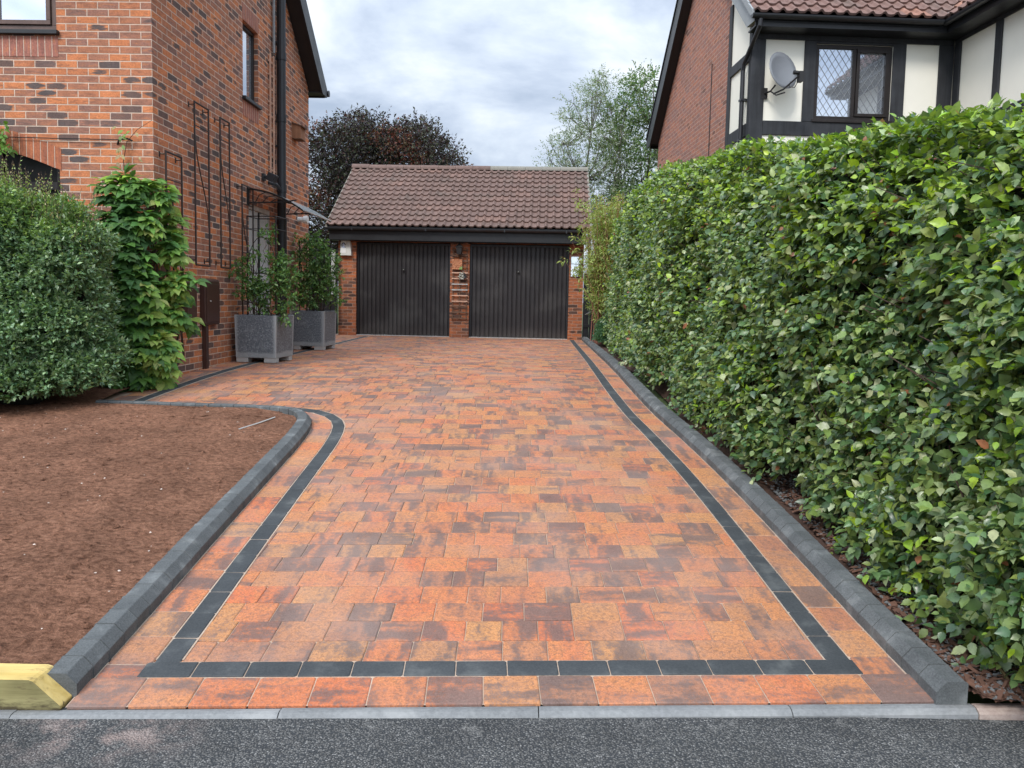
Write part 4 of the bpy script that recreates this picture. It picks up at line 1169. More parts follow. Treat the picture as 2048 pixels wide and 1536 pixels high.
# valley lead
mb = MB(); v0 = Vector((3.08-no_, -no_, NF+.19+RO-NP*no_)); dv_ = Vector((1, 1, NP)).normalized()
wv = Vector((1, -1, 0)).normalized()*.085
mb.face([v0-wv+Vector((0,0,.05)), v0+wv+Vector((0,0,.05)), v0+dv_*3.4+wv+Vector((0,0,.05)), v0+dv_*3.4-wv+Vector((0,0,.05))]); mb.build('valley', M['lead'], rf)
# verge tiles along the front slope (stepped, grey) and black bargeboard on the back slope
mb = MB(); k = 0; L9 = (yr+no_)*s9
while k*.25 < L9:
    s0 = k*.25; y0 = -no_+s0/s9; y1 = -no_+(s0+.245)/s9; z0 = NF+.19+RO-NP*no_+NP*(s0/s9); z1 = z0+NP*.245/s9
    mb.prism([(y0, z0+.045), (y1, z1+.025), (y1, z1-.09), (y0, z0-.075)], 'x', -.165, -.125, rnd3()); k += 1
mb.build('verge_tile', M['verge'], rf)
mb = MB()
mb.prism([(ND+no_, NB+.20+RO-NP*no_), (yr, nrz+.20+RO), (yr, nrz-.06), (ND+.02, NB-.08), (ND+no_, NB-.08)], 'x', -.20, -.165)
mb.prism([(ND, NB-.01), (yr, nrz-.01), (yr, nrz-.04), (ND, NB-.04)], 'x', -.163, -.003)
mb.prism([(ND+no_, NB+.25+RO-NP*no_), (yr, nrz+.25+RO), (yr, nrz+.205+RO), (ND+no_, NB+.205+RO-NP*no_)], 'x', -.22, -.13)
mb.build('bargeboard', M['black_paint'], nb)
mb = MB()
mb.prism([(-no_, NF+.10+RO-NP*no_), (yr, nrz+.10+RO), (yr, nrz+.0), (-.02, NF-.02), (-no_, NF-.04)], 'x', -.123, -.003); mb.build('undercloak', M['verge'], nb)
zf = NF-NP*no_+RO
for b_ in ((-.10, 3.08-no_, -no_+.01, -no_+.035, zf, zf+.16), (3.08-no_+.01, 3.08-no_+.035, -3.3, -no_+.036, zf, zf+.16), (-.12, 8, ND+no_-.03, ND+no_, NB-.08, NB-NP*no_+.10+RO)):
    mb = MB(); mb.box(*b_); mb.build('fascia', M['black_paint'], nb)
for b_ in ((-.10, 3.05, -no_+.036, -.03, zf+.0, zf+.02), (3.08-no_+.036, 3.05, -3.3, -no_+.03, zf, zf+.02)):
    mb = MB(); mb.box(*b_); mb.build('soffit', M['black_paint'], nb)
mb = MB(); zz_ = NF-NP*no_+.14+RO
def gutter(mb, p0, p1, out):
    p0, p1, out = Vector(p0), Vector(p1), Vector(out); n = 8; V = []
    for p_ in (p0, p1):
        for k in range(n+1):
            t = math.pi*k/n; V.append(p_ + out*(.06+.058*math.cos(t)) + Vector((0, 0, -.058*math.sin(t))))
    mb.mesh(V, [(k, k+1, n+2+k, n+1+k) for k in range(n)] + [tuple(range(n+1)), tuple(range(2*n+1, n, -1))])
gutter(mb, (-.18, -no_+.008, zz_), (3.08-no_-.12, -no_+.008, zz_), (0, -1, 0))
mb.build('gutter', M['black_pipe'], nb); mb = MB()
gutter(mb, (3.08-no_+.008, -no_-.02, zz_), (3.08-no_+.008, -3.3, zz_), (-1, 0, 0))
mb.build('gutter', M['black_pipe'], nb)
mb = MB(); mb.tube([(-.05, -no_-.05, zz_-.06), (-.05, -no_-.05, zz_-.14), (-.075, .16, zz_-.52), (-.075, .20, zz_-.62), (-.075, .20, 0)], .034, 10)
for z in (4.0, 3.4): mb.box(-.11, 0, .15, .25, z-.015, z+.015)
mb.build('downpipe', M['black_pipe'], nb)

# satellite dish
T = thing('satellite_dish', 'grey satellite dish with a black arm on the cream panel left of the leaded window', 'satellite dish', nl(.28, -.05, 4.25), -NYW)
mb = MB(); n, m_ = 20, 5; aim = Matrix.Rotation(R(18), 4, 'Z') @ Matrix.Rotation(R(-16), 4, 'X')
V = [aim @ Vector((0, -.20+.0, 0))]
for j in range(1, m_+1):
    r_ = j/m_
    for i in range(n):
        t = 2*math.pi*i/n; V.append(aim @ Vector((.235*r_*math.cos(t), -.20-.05*r_*r_, .285*r_*math.sin(t))))
F = [(0, 1+(i+1) % n, 1+i) for i in range(n)]
for j in range(m_-1):
    for i in range(n): F.append((1+j*n+i, 1+j*n+(i+1) % n, 1+(j+1)*n+(i+1) % n, 1+(j+1)*n+i))
mb.mesh([tuple(p_) for p_ in V], F); ds = mb.build('reflector', M['grey_dish'], T, smooth=True)
sol = ds.modifiers.new('thick', 'SOLIDIFY'); sol.thickness = .008
rim = MB(); rim.tube([tuple(aim @ Vector((.236*math.cos(2*math.pi*i/24), -.25, .286*math.sin(2*math.pi*i/24)))) for i in range(25)], .007, 5, cap=False); rim.build('rim', M['grey_dish'], ds)
mb = MB(); mb.tube([(-.05, -.22, -.27), (.04, -.36, -.24), (.18, -.52, -.10)], .013, 6); mb.tube([(-.10, -.24, -.24), (-.03, -.27, -.30), (.07, -.35, -.28)], .010, 6); mb.build('arm', M['black_iron'], T)
mb = MB(); mb.tube([(.12, -.50, -.04), (.24, -.50, -.05)], .030, 10); mb.box(.19, .25, -.55, -.45, -.17, -.03); mb.tube([(.20, -.50, -.15), (.16, -.46, -.24), (.10, -.42, -.22), (.12, -.40, -.14)], .006, 5); mb.build('receiver', M['black_iron'], T)
mb = MB(); mb.tube([(-.10, .05, -.20), (-.05, -.10, -.20), (-.02, -.20, -.14)], .014, 6); mb.box(-.15, -.05, .018, .03, -.28, -.12); mb.build('wall_mount', M['black_iron'], T)

# ================================================================== FOLIAGE ENGINE
def tmpl(kind):
    if kind == 'ovate':      # 10 verts, pointed, folded, slightly wavy
        V = [(0,0,0),(.28,0,.0),(.62,0,-.01),(1.,0,-.10),(.18,-.24,.05),(.45,-.335,.07),(.76,-.22,.02),(.18,.24,.05),(.45,.335,.07),(.76,.22,.02)]
        F = [(0,1,4),(1,5,4),(1,2,5),(2,6,5),(2,3,6),(0,7,1),(1,7,8),(1,8,2),(2,8,9),(2,9,3)]
    elif kind == 'toothed':  # ovate with a toothed edge, for leaves near enough to show it
        sv = [(.15,.20,.04),(.30,.33,.07),(.38,.29,.06),(.53,.335,.06),(.60,.27,.05),(.74,.23,.02),(.80,.15,0)]
        V = [(0,0,0),(.28,0,.0),(.62,0,-.01),(1.04,0,-.10)] + [(a,-b,c) for a,b,c in sv] + sv
        def fan(o_, fl):
            T_ = [(0,1,o_),(1,o_+1,o_),(1,o_+2,o_+1),(1,2,o_+2),(2,o_+3,o_+2),(2,o_+4,o_+3),(2,o_+5,o_+4),(2,3,o_+5),(3,o_+6,o_+5)]
            return [t_[::-1] for t_ in T_] if fl else T_
        F = fan(4, False) + fan(11, True)
    elif kind == 'small':
        V = [(0,0,0),(.5,0,-.01),(1.,0,-.08),(.45,-.25,.05),(.45,.25,.05)]
        F = [(0,1,3),(1,2,3),(0,4,1),(1,4,2)]
    elif kind == 'narrow':
        V = [(0,0,0),(.5,0,-.02),(1.,0,-.16),(.4,-.12,.02),(.4,.12,.02)]
        F = [(0,1,3),(1,2,3),(0,4,1),(1,4,2)]
    else:                    # drooping pointed leaflet
        V = [(0,0,0),(.3,0,.03),(.65,0,.0),(1.,0,-.16),(.25,-.2,.03),(.55,-.24,.03),(.8,-.12,-.05),(.25,.2,.03),(.55,.24,.03),(.8,.12,-.05)]
        F = [(0,1,4),(1,5,4),(1,2,5),(2,6,5),(2,3,6),(0,7,1),(1,7,8),(1,8,2),(2,8,9),(2,9,3)]
    return np.array(V), np.array(F)
def leaf_mesh(name, P, A, N, S, C, kind, mat, parent):
    P, A, N = np.asarray(P), unit(np.asarray(A)), np.asarray(N)
    side_ = unit(np.cross(A, N)); N = np.cross(side_, A)
    tv, tf = tmpl(kind); n = len(P); k = len(tv)
    curl = rng.uniform(.4, 1.8, (n, 1, 1)); wid = rng.uniform(.82, 1.2, (n, 1, 1))
    V = P[:, None, :] + S[:, None, None]*(A[:, None, :]*tv[None, :, 0:1] + side_[:, None, :]*tv[None, :, 1:2]*wid + N[:, None, :]*tv[None, :, 2:3]*curl)
    V = V.reshape(-1, 3)
    F = (tf[None] + (np.arange(n)*k)[:, None, None]).reshape(-1)
    me = bpy.data.meshes.new(name); nf = n*len(tf)
    me.vertices.add(len(V)); me.vertices.foreach_set('co', V.astype(np.float32).ravel())
    me.loops.add(nf*3); me.loops.foreach_set('vertex_index', F.astype(np.int32))
    me.polygons.add(nf); me.polygons.foreach_set('loop_start', np.arange(0, nf*3, 3, dtype=np.int32))
    me.polygons.foreach_set('use_smooth', np.ones(nf, dtype=bool))
    me.update(calc_edges=True)
    at = me.color_attributes.new('rnd', 'FLOAT_COLOR', 'POINT')
    cc_ = np.ones((n, k, 4), dtype=np.float32); cc_[:, :, :3] = C[:, None, :]
    at.data.foreach_set('color', cc_.ravel())
    me.materials.append(mat)
    o = bpy.data.objects.new(name, me); COL.objects.link(o)
    if parent is not None: o.parent = parent
    return o
def shoots(B, D, L, nl_, out=None, up=.6, spread=1., droop=.25, ranks=True, jit=.35):
    """leaves set alternately along short shoots; returns P, A, N, t"""
    B, D = np.asarray(B), unit(np.asarray(D)); n = len(B); L = np.broadcast_to(L, (n,))
    ref = unit(rng.normal(size=(n, 3))); s1 = unit(np.cross(D, ref)); s2 = np.cross(D, s1)
    Ps, As, Ns, Ts, Is = [], [], [], [], []
    for j in range(nl_):
        t = (j+.6)/nl_
        ang = (j % 2)*math.pi + (.0 if ranks else j*2.4) + rng.normal(size=(n, 1))*.5
        pr = s1*np.cos(ang) + s2*np.sin(ang)
        p_ = B + D*(L*t)[:, None] + np.array([0, 0, -1])*(droop*L*t*t)[:, None]*.6
        a = D*(.45+.5*t) + pr*spread*(1.1-.6*t) + rng.normal(size=(n, 3))*jit*.6 + np.array([0, 0, -droop])
        nn = rng.normal(size=(n, 3))*jit + np.array([0, 0, up])
        if out is not None: nn = nn + out*(1-up*.5)
        Ps.append(p_); As.append(a); Ns.append(nn); Ts.append(np.full(n, t)); Is.append(np.arange(n))
    return np.concatenate(Ps), np.concatenate(As), np.concatenate(Ns), np.concatenate(Ts), np.concatenate(Is)
def pick(cols, wts, n, var=.22):
    c = np.array(cols)[rng.choice(len(cols), n, p=np.array(wts)/sum(wts))]
    return c*(1+var*(rng.random((n, 1))*2-1))*(1+.08*(rng.random((n, 3))*2-1))

# ------------------------------------------------------------------ HEDGE
hedge = thing('hedge', 'tall clipped beech hedge with lime green tips behind the right kerb', 'hedge', (2.4, 9, 0))
H0 = np.array([2.4, 9, 0])
Ygr = np.linspace(1.5, 16, 60)
def bulge(Y, Z): return .06*np.sin(Y*1.9+Z*1.3) + .05*np.sin(Y*4.3-Z*2.7+1.) + .035*np.sin(Y*8.7+Z*5.1) + .03*np.sin(Z*7.7-Y*3.)
hxv = lambda Y: np.interp(Y, Ygr, [hx(y) for y in Ygr]); hzv = lambda Y: np.interp(Y, Ygr, [hz(y) for y in Ygr])
HN, HF = 2.42, 14.6
# --- face
n = 19000
Y = HN + (HF-HN)*rng.random(n)**1.12; zt, zb = hzv(Y), zgv(Y)
f = rng.random(n)**.92; Z = zb + .10 + (zt-zb-.12)*f
foot = np.clip((.42-(Z-zb))/.42, 0, 1)            # thinner and set back at the foot
X = hxv(Y) + .085*(Z-zb) + bulge(Y, Z) + foot*.12*(.4+.6*np.sin(Y*3.1)**2) + .10*rng.random(n)**2 + .05
rnd_top = np.clip((f-.86)/.14, 0, 1); X = X + rnd_top**2*.16
dep = rng.random(n)**1.5*.22
X = X + dep
Dv = np.stack([-np.ones(n)*.9, -.25+rng.normal(size=n)*.45, .05+.75*rnd_top+rng.normal(size=n)*.4], 1)
gapn = np.sin(Y*6.3+Z*4.1)*np.sin(Z*8.3-Y*3.7+1.)+.8*np.sin(Y*13.1+Z*9.7)*np.sin(Z*12.3-Y*8.1)
keep = (rng.random(n) > foot*.55) & (rng.random(n) < np.clip(.92+.55*(gapn+.35), .16, 1.))
B1, D1, T1, DP1 = np.stack([X, Y, Z], 1)[keep], Dv[keep], f[keep], dep[keep]
# --- top
n = 5200
Y = HN + (HF-HN)*rng.random(n)**1.1; u = rng.random(n)
X = hxv(Y) + .085*(hzv(Y)-zgv(Y)) + .12 + u*1.0; Z = hzv(Y) + .03*np.sin(Y*5+X*4) + .04*np.sin(Y*2.1-X*3) + .05*np.minimum(u*4, 1) - .03*rng.random(n)
B2 = np.stack([X, Y, Z], 1); D2 = np.stack([rng.normal(size=n)*.5-.15, rng.normal(size=n)*.5-.1, np.ones(n)*.8], 1); T2 = np.ones(n)*1.05
# --- near end
n = 1500
Z = zg(HN)+.1 + (hz(HN)-zg(HN)-.1)*rng.random(n); X = hx(HN)+.2 + rng.random(n)*1.0; Yn = HN + .1*rng.random(n) + .05*np.sin(X*6+Z*4)
B3 = np.stack([X, Yn, Z], 1); D3 = np.stack([rng.normal(size=n)*.5, -np.ones(n), .2+rng.normal(size=n)*.4], 1); T3 = (Z-zg(HN))/(hz(HN)-zg(HN))
B = np.concatenate([B1, B2, B3]); D = np.concatenate([D1, D2, D3]); T = np.concatenate([T1, T2, T3]); DPH = np.concatenate([DP1, np.zeros(len(B2)), np.zeros(len(B3))])
outv = np.concatenate([np.tile([-.8, -.35, .1], (len(B1), 1)), np.tile([-.15, -.2, .9], (len(B2), 1)), np.tile([0, -.9, .1], (len(B3), 1))])
P, A, N, tt, ii = shoots(B, D, rng.uniform(.08, .17, len(B)), 6, out=outv, up=.75, droop=.35, jit=.45)
nL = len(P)
C = pick([(.050,.106,.044), (.100,.178,.066), (.165,.24,.066), (.23,.30,.078), (.34,.40,.20)], [.22,.30,.25,.13,.10], nL)
patch = np.sin(P[:, 1]*2.3+P[:, 2]*3.1)+np.sin(P[:, 1]*5.1-P[:, 2]*4.3+2.)+.7*np.sin(P[:, 1]*11+P[:, 2]*9)
young = (rng.random(nL) < np.clip(.04+.34*np.clip((T[ii]-.66)/.3, 0, 1)+.09*np.clip(patch, 0, 2), 0, .6)*(tt > .25))
C[young] = pick([(.23,.36,.028), (.31,.44,.026), (.19,.30,.04)], [.4,.25,.35], young.sum())
brown = rng.random(nL) < .009; C[brown] = (.30,.12,.06)
pale = (rng.random(nL) < .05) & ~young; C[pale] = (.20,.28,.13)
S = rng.uniform(.030, .072, nL)*(1-.25*(tt > .8))
nr_ = P[:, 1] < 6.0
for m_k, kd in ((nr_, 'toothed'), (~nr_, 'ovate')): leaf_mesh('foliage', (P-H0)[m_k], A[m_k], N[m_k], S[m_k], C[m_k], kd, M['leaf'], hedge)
# added near-black core: colour stands for shade between the leaves, blocks see-through
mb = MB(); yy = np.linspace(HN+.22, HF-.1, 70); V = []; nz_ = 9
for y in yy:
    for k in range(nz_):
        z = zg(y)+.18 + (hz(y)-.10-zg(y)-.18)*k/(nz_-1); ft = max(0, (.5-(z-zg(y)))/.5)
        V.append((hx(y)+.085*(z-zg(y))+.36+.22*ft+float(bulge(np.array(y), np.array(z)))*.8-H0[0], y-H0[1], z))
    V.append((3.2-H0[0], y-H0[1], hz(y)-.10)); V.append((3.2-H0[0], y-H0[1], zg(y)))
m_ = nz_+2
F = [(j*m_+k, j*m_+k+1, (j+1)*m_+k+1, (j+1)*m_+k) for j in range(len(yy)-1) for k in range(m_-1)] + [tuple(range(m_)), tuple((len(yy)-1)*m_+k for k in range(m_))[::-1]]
mb.mesh(V, F); mb.build('shade_core', M['core'], hedge)
mb = MB()
for i in range(170):
    y = HN+.1 + (11-HN)*random.random()**1.3; x = hx(y)+random.uniform(.26, .5); z0 = zg(y)
    a, b = random.uniform(-.2, .2), random.uniform(-.25, .2)
    mb.tube([(x+.1-H0[0], y-H0[1], z0), (x+.08+b*.3-H0[0], y+a*.4-H0[1], z0+.3), (x+b-H0[0], y+a-H0[1], z0+random.uniform(.55, 1.0))], [.011, .008, .003], 5)
for i in range(500):
    y = HN + (9-HN)*random.random()**1.4; z = random.uniform(zg(y)+.3, hz(y)); x = hx(y)+.085*(z-zg(y))+random.uniform(.0, .25)
    mb.tube([(x+.15-H0[0], y-H0[1], z-.03), (x-.02-H0[0], y+random.uniform(-.15, .15)-H0[1], z+random.uniform(-.02, .12))], [.004, .002], 4)
mb.build('branches', M['twig'], hedge)

# ------------------------------------------------------------------ generic bush made of lobes
def lobes_shoots(lobes, dens, inner=.55):
    """lobes: (cx,cy,cz, rx,ry,rz); shoots near the surface of each"""
    Bs, Ds = [], []
    for (cx, cy, cz, rx, ry, rz) in lobes:
        n = int(dens*(rx*ry+rx*rz+ry*rz)*4)
        d = unit(rng.normal(size=(n, 3))); d[:, 2] = np.where(d[:, 2] < -.35, -d[:, 2], d[:, 2])
        r_ = inner + (1-inner)*rng.random(n)**.6
        Bs.append(np.array([cx, cy, cz]) + d*np.array([rx, ry, rz])*r_[:, None]); Ds.append(unit(d/np.array([rx, ry, rz])) + np.array([0, 0, .35]))
    return np.concatenate(Bs), np.concatenate(Ds)
def inside_other(Bp, lobes, k=.62):
    m_ = np.zeros(len(Bp), bool)
    for (cx, cy, cz, rx, ry, rz) in lobes:
        q_ = (Bp-np.array([cx, cy, cz]))/np.array([rx, ry, rz]); m_ |= (q_**2).sum(1) < k*k
    return m_

# big small-leaved shrub on the left
BX = np.array([-4.84, 7.05, zg(7.0)+.05])
shr = thing('privet_shrub', 'big dense dark green shrub in front of the arched opening', 'shrub', tuple(BX))
base_l = [(0,-.05,.95,.85,.62,.75),(-.75,0,1.0,.7,.6,.85),(.45,-.1,.75,.62,.58,.62),(.08,-.15,1.32,.60,.5,.52),(-.5,.0,1.50,.6,.5,.48),(.55,-.2,.50,.46,.48,.42),(.25,-.42,.45,.6,.4,.42),(-.5,-.35,.55,.75,.45,.5),(.74,-.15,.30,.34,.4,.30),(.1,-.55,.2,.55,.4,.28),(-.5,-.6,.22,.6,.45,.3),(.5,-.45,.16,.4,.35,.25),(.55,.0,1.18,.42,.42,.42),(-.05,-.3,1.1,.6,.42,.5)]
base_l = [(a, b, c*1.07, d, e, f) for a, b, c, d, e, f in base_l]; lob = list(base_l)
for (cx, cy, cz, rx, ry, rz) in base_l:
    for k in range(7):
        d = unit(rng.normal(size=3)); d[1] = -abs(d[1])*.8 if rng.random() < .75 else d[1]
        if d[2] < -.3: d[2] *= -.5
        r_ = rng.uniform(.16, .27)
        lob.append((cx+d[0]*rx*.85, cy+d[1]*ry*.85, cz+d[2]*rz*.85, r_, r_, r_*.85))
Bp, Dp = lobes_shoots(lob, 640)
ok = ~inside_other(Bp, base_l, .72) & (Bp[:, 1] < .75) & (Bp[:, 2] > -.02)
Bp, Dp = Bp[ok], Dp[ok]
P, A, N, tt, ii = shoots(Bp, Dp, rng.uniform(.05, .12, len(Bp)), 7, up=.9, droop=.15, ranks=False, jit=.5)
C = pick([(.070,.140,.068), (.125,.220,.105), (.19,.30,.145), (.31,.42,.24)], [.16,.32,.32,.20], len(P))
hi = (P[:, 2] > 1.55+.1*np.sin(P[:, 0]*7)) & (rng.random(len(P)) < .6); C[hi] = pick([(.16,.26,.07), (.22,.32,.08)], [.6,.4], hi.sum())
# airy flowering spikes at the top
ns = 950
sx = rng.uniform(-1.3, .95, ns); sz = np.interp(sx, [-1.3, -.6, 0, .5, .95], [2.22, 2.32, 2.26, 2.00, 1.72]); sy = rng.uniform(-.35, .35, ns)
B4 = np.stack([sx, sy, sz-.42+rng.uniform(-.22, .02, ns)], 1); D4 = np.stack([rng.normal(size=ns)*.22, rng.normal(size=ns)*.2-.05, np.ones(ns)], 1)
L4 = rng.uniform(.22, .58, ns)
P4, A4, N4, t4, i4 = shoots(B4, D4, L4, 14, up=.7, droop=.05, ranks=False, spread=.8, jit=.4)
C4 = pick([(.26,.40,.10), (.36,.50,.14), (.44,.44,.19)], [.45,.35,.2], len(P4)); tip = t4 > .9; C4[tip] = pick([(.46,.38,.22), (.50,.32,.22)], [.6,.4], tip.sum())
Sz = np.concatenate([rng.uniform(.028, .054, len(P)), rng.uniform(.03, .052, len(P4))*(1.15-.7*t4)])
leaf_mesh('foliage', np.concatenate([P, P4]), np.concatenate([A, A4]), np.concatenate([N, N4]), Sz, np.concatenate([C, C4]), 'small', M['leaf'], shr)
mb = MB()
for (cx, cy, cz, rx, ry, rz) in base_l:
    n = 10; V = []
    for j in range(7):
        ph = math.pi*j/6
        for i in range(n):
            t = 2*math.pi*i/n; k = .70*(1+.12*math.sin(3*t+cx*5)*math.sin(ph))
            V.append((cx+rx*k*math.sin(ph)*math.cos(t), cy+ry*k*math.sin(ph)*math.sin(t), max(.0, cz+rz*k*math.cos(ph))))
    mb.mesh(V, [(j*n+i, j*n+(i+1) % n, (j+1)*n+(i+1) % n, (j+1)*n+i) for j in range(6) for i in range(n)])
mb.build('shade_core', M['core'], shr)  # added core, its blackness stands for shade inside the shrub
mb = MB()
for i in range(ns): 
    b, d = Vector(B4[i]), Vector(D4[i]).normalized()
    mb.tube([b-d*.1, b+d*float(L4[i])], [.003, .0012], 4)
for i in range(60):
    x = random.uniform(-.8, .9); y = random.uniform(-.5, .2); mb.tube([(x*.6, y*.6, 0), (x*.8, y*.8, .25), (x, y, .6)], [.012, .009, .004], 5)
mb.build('stems', M['twig'], shr)

# broad-leaved plants at the left edge of the shrub
def broad_plant(loc, n, r, label, cols, size, kind='droop', h=.45):
    T = thing('leafy_plant', label, 'plant', loc)
    d = unit(rng.normal(size=(n, 3))); d[:, 2] = np.abs(d[:, 2])*.9+.1
    B_ = d*np.array([r*.35, r*.35, h*.4])*rng.random((n, 1)) + np.array([0, 0, h*.35])
    P_, A_, N_, t_2, i_ = shoots(B_, d, rng.uniform(r*.4, r*.8, n), 5, up=1., droop=.4, ranks=False)
    leaf_mesh('foliage', P_, A_, N_, rng.uniform(size*.7, size*1.2, len(P_)), pick(cols, [1]*len(cols), len(P_)), kind, M['leaf_soft'], T)
    mb = MB()
    for i in range(min(n, 30)):
        mb.tube([(0, 0, 0), tuple(B_[i]*.6), tuple(B_[i]+unit(d[i])*r*.5)], [.006, .004, .002], 4)
    mb.build('stems', M['twig'], T); return T
G1 = [(.06,.14,.03), (.08,.17,.035), (.045,.11,.03)]
broad_plant((-4.42, 6.28, soilz(-4.42, 6.28)), 34, .38, 'broad leaved low plant at the edge of the frame under the big shrub', G1, .085)
broad_plant((-4.20, 6.62, soilz(-4.20, 6.62)), 30, .26, 'dark leaved low plant under the middle of the big shrub', [(.04,.09,.03), (.06,.12,.035)], .06)

# ------------------------------------------------------------------ CREEPER on the corner
cr = thing('corner_creeper', 'pale green creeper climbing the front corner of the brick house', 'climber', (-3.78, 7.86, zg(7.86)))
C0 = np.array([-3.78, 7.86, zg(7.86)])
blobs = [(-4.02,7.80,1.95,.22,.12,.18,50),(-3.92,7.76,1.62,.26,.18,.24,110),(-4.02,7.74,1.25,.28,.2,.28,120),(-3.86,7.72,.92,.26,.2,.25,100),(-3.98,7.70,.62,.30,.2,.25,90),(-3.80,7.72,.30,.30,.18,.24,90),(-3.95,7.72,.05,.28,.16,.2,60),
         (-3.62,8.06,1.95,.12,.28,.16,34),(-3.60,8.22,1.62,.10,.24,.16,30),(-3.55,8.12,1.35,.14,.26,.18,44),(-3.52,8.10,1.02,.18,.26,.18,60),(-3.42,8.02,1.0,.20,.16,.12,30),(-3.55,8.02,.70,.16,.22,.18,50),(-3.62,7.86,.42,.2,.16,.2,60),(-3.60,7.84,.12,.18,.16,.2,50),(-3.48,8.30,.62,.1,.14,.1,16)]
Bs, Ds = [], []
for (cx, cy, cz, rx, ry, rz, nn) in blobs:
    nn = int(nn*(1.15 if cx < -3.7 else .72)); rx *= 1.1
    if cx > -3.7:
        cx -= .09
        if .3 < cz < 1.1: nn = int(nn*.62); rx *= .8
    d = unit(rng.normal(size=(nn, 3))); d[:, 1] = np.where(rng.random(nn) < .8, -np.abs(d[:, 1]), d[:, 1])
    b = np.array([cx, cy, cz]) + d*np.array([rx, ry, rz])*rng.random((nn, 1))**.5
    # stay outside the brickwork
    bad = (b[:, 0] < -3.80) & (b[:, 1] > 7.94); b[bad, 1] = 7.93 - rng.random(bad.sum())*.08
    bad2 = (b[:, 1] > 8.0) & (b[:, 0] < -3.76); b[bad2, 0] = -3.74 + rng.random(bad2.sum())*.08
    Bs.append(b); Ds.append(d*.7 + np.array([.12, -.4, .0]))
Bp = np.concatenate(Bs); Dp = np.concatenate(Ds)
# each node carries a fan of five drooping leaflets
Ps, As, Ns = [], [], []
Dn = unit(Dp + np.array([0, 0, .1])); sd_ = unit(np.cross(Dn, np.array([0, 0, 1.])))
for k, ang in enumerate((-1.15, -.6, 0, .6, 1.15)):
    a = Dn*math.cos(ang) + sd_*math.sin(ang) + np.array([0, 0, -.45]) + rng.normal(size=Dn.shape)*.12
    Ps.append(Bp); As.append(a); Ns.append(np.tile([.15, -.35, 1.], (len(Bp), 1)) + Dn*.5 + rng.normal(size=Dn.shape)*.2)
P, A, N = np.concatenate(Ps), np.concatenate(As), np.concatenate(Ns)
cz_ = np.tile(np.random.default_rng(3).random(len(Bp)), 5)
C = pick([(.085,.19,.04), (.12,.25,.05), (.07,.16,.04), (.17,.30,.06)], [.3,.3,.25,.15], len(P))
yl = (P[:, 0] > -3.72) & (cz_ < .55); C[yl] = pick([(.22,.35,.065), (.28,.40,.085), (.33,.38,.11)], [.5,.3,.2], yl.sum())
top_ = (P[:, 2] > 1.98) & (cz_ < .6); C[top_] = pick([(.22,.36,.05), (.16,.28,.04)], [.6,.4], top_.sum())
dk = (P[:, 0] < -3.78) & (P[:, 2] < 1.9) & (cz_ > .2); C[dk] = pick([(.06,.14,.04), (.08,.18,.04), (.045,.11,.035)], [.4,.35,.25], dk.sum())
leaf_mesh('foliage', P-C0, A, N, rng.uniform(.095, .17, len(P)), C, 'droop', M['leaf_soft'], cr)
mb = MB()
for k in range(7):
    x = -3.83+.02*k-C0[0]; y = 7.96-C0[1] if k < 4 else 8.05+.05*k-C0[1]; x = x if k < 4 else -3.74-C0[0]
    mb.tube([(x*.6, y*.5-.03, 0)] + [(x+.05*math.sin(z*5+k), y-.02*math.cos(z*4+k) if k < 4 else y+.1*math.sin(z*3+k), z) for z in (.3, .7, 1.1, 1.5, 1.9, 2.1)], [.016, .014, .012, .010, .008, .006, .003], 5)
mb.build('stems', M['twig'], cr); mb = MB()
mb.tube([(-4.05-C0[0], 7.95-C0[1], 2.0), (-4.10-C0[0], 7.96-C0[1], 2.35), (-4.06-C0[0], 7.96-C0[1], 2.55), (-3.95-C0[0], 7.96-C0[1], 2.68), (-3.80-C0[0], 7.97-C0[1], 2.78)], [.006, .005, .004, .003, .002], 5)
mb.build('tendril', M['twig'], cr)
nn = 16; Bt = np.stack([rng.uniform(-4.16, -3.92, nn), np.full(nn, 7.94), rng.uniform(2.25, 2.66, nn)], 1)
leaf_mesh('foliage', Bt-C0, np.stack([rng.normal(size=nn)*.6, -np.ones(nn)*.3, -np.ones(nn)*.7], 1), np.tile([0, -.8, .5], (nn, 1)), rng.uniform(.05, .085, nn), pick([(.16,.26,.06), (.28,.24,.12)], [.6,.4], nn), 'droop', M['leaf_soft'], cr)

# sprig of climber over the arch at the frame edge
vs = thing('arch_climber', 'small leafy sprig of climber hanging over the arched opening', 'climber', lh(-1.75, -.03, 2.42), -LHY)
nn = 46; b = np.stack([rng.uniform(-.35, .30, nn), rng.uniform(-.12, -.01, nn), rng.uniform(-.10, .22, nn)], 1)
P, A, N, tt, ii = shoots(b, np.tile([.4, -.6, -.1], (nn, 1))+rng.normal(size=(nn, 3))*.4, rng.uniform(.05, .12, nn), 4, out=np.array([0, -.5, .2]), up=.8, droop=.6)
leaf_mesh('foliage', P, A, N, rng.uniform(.05, .09, len(P)), pick([(.15,.28,.05), (.10,.21,.04)], [.5,.5], len(P)), 'droop', M['leaf_soft'], vs)
mb = MB(); mb.tube([(-.5, -.02, .05), (-.1, -.03, .1), (.25, -.03, .06)], .006, 5); mb.build('stems', M['twig'], vs)

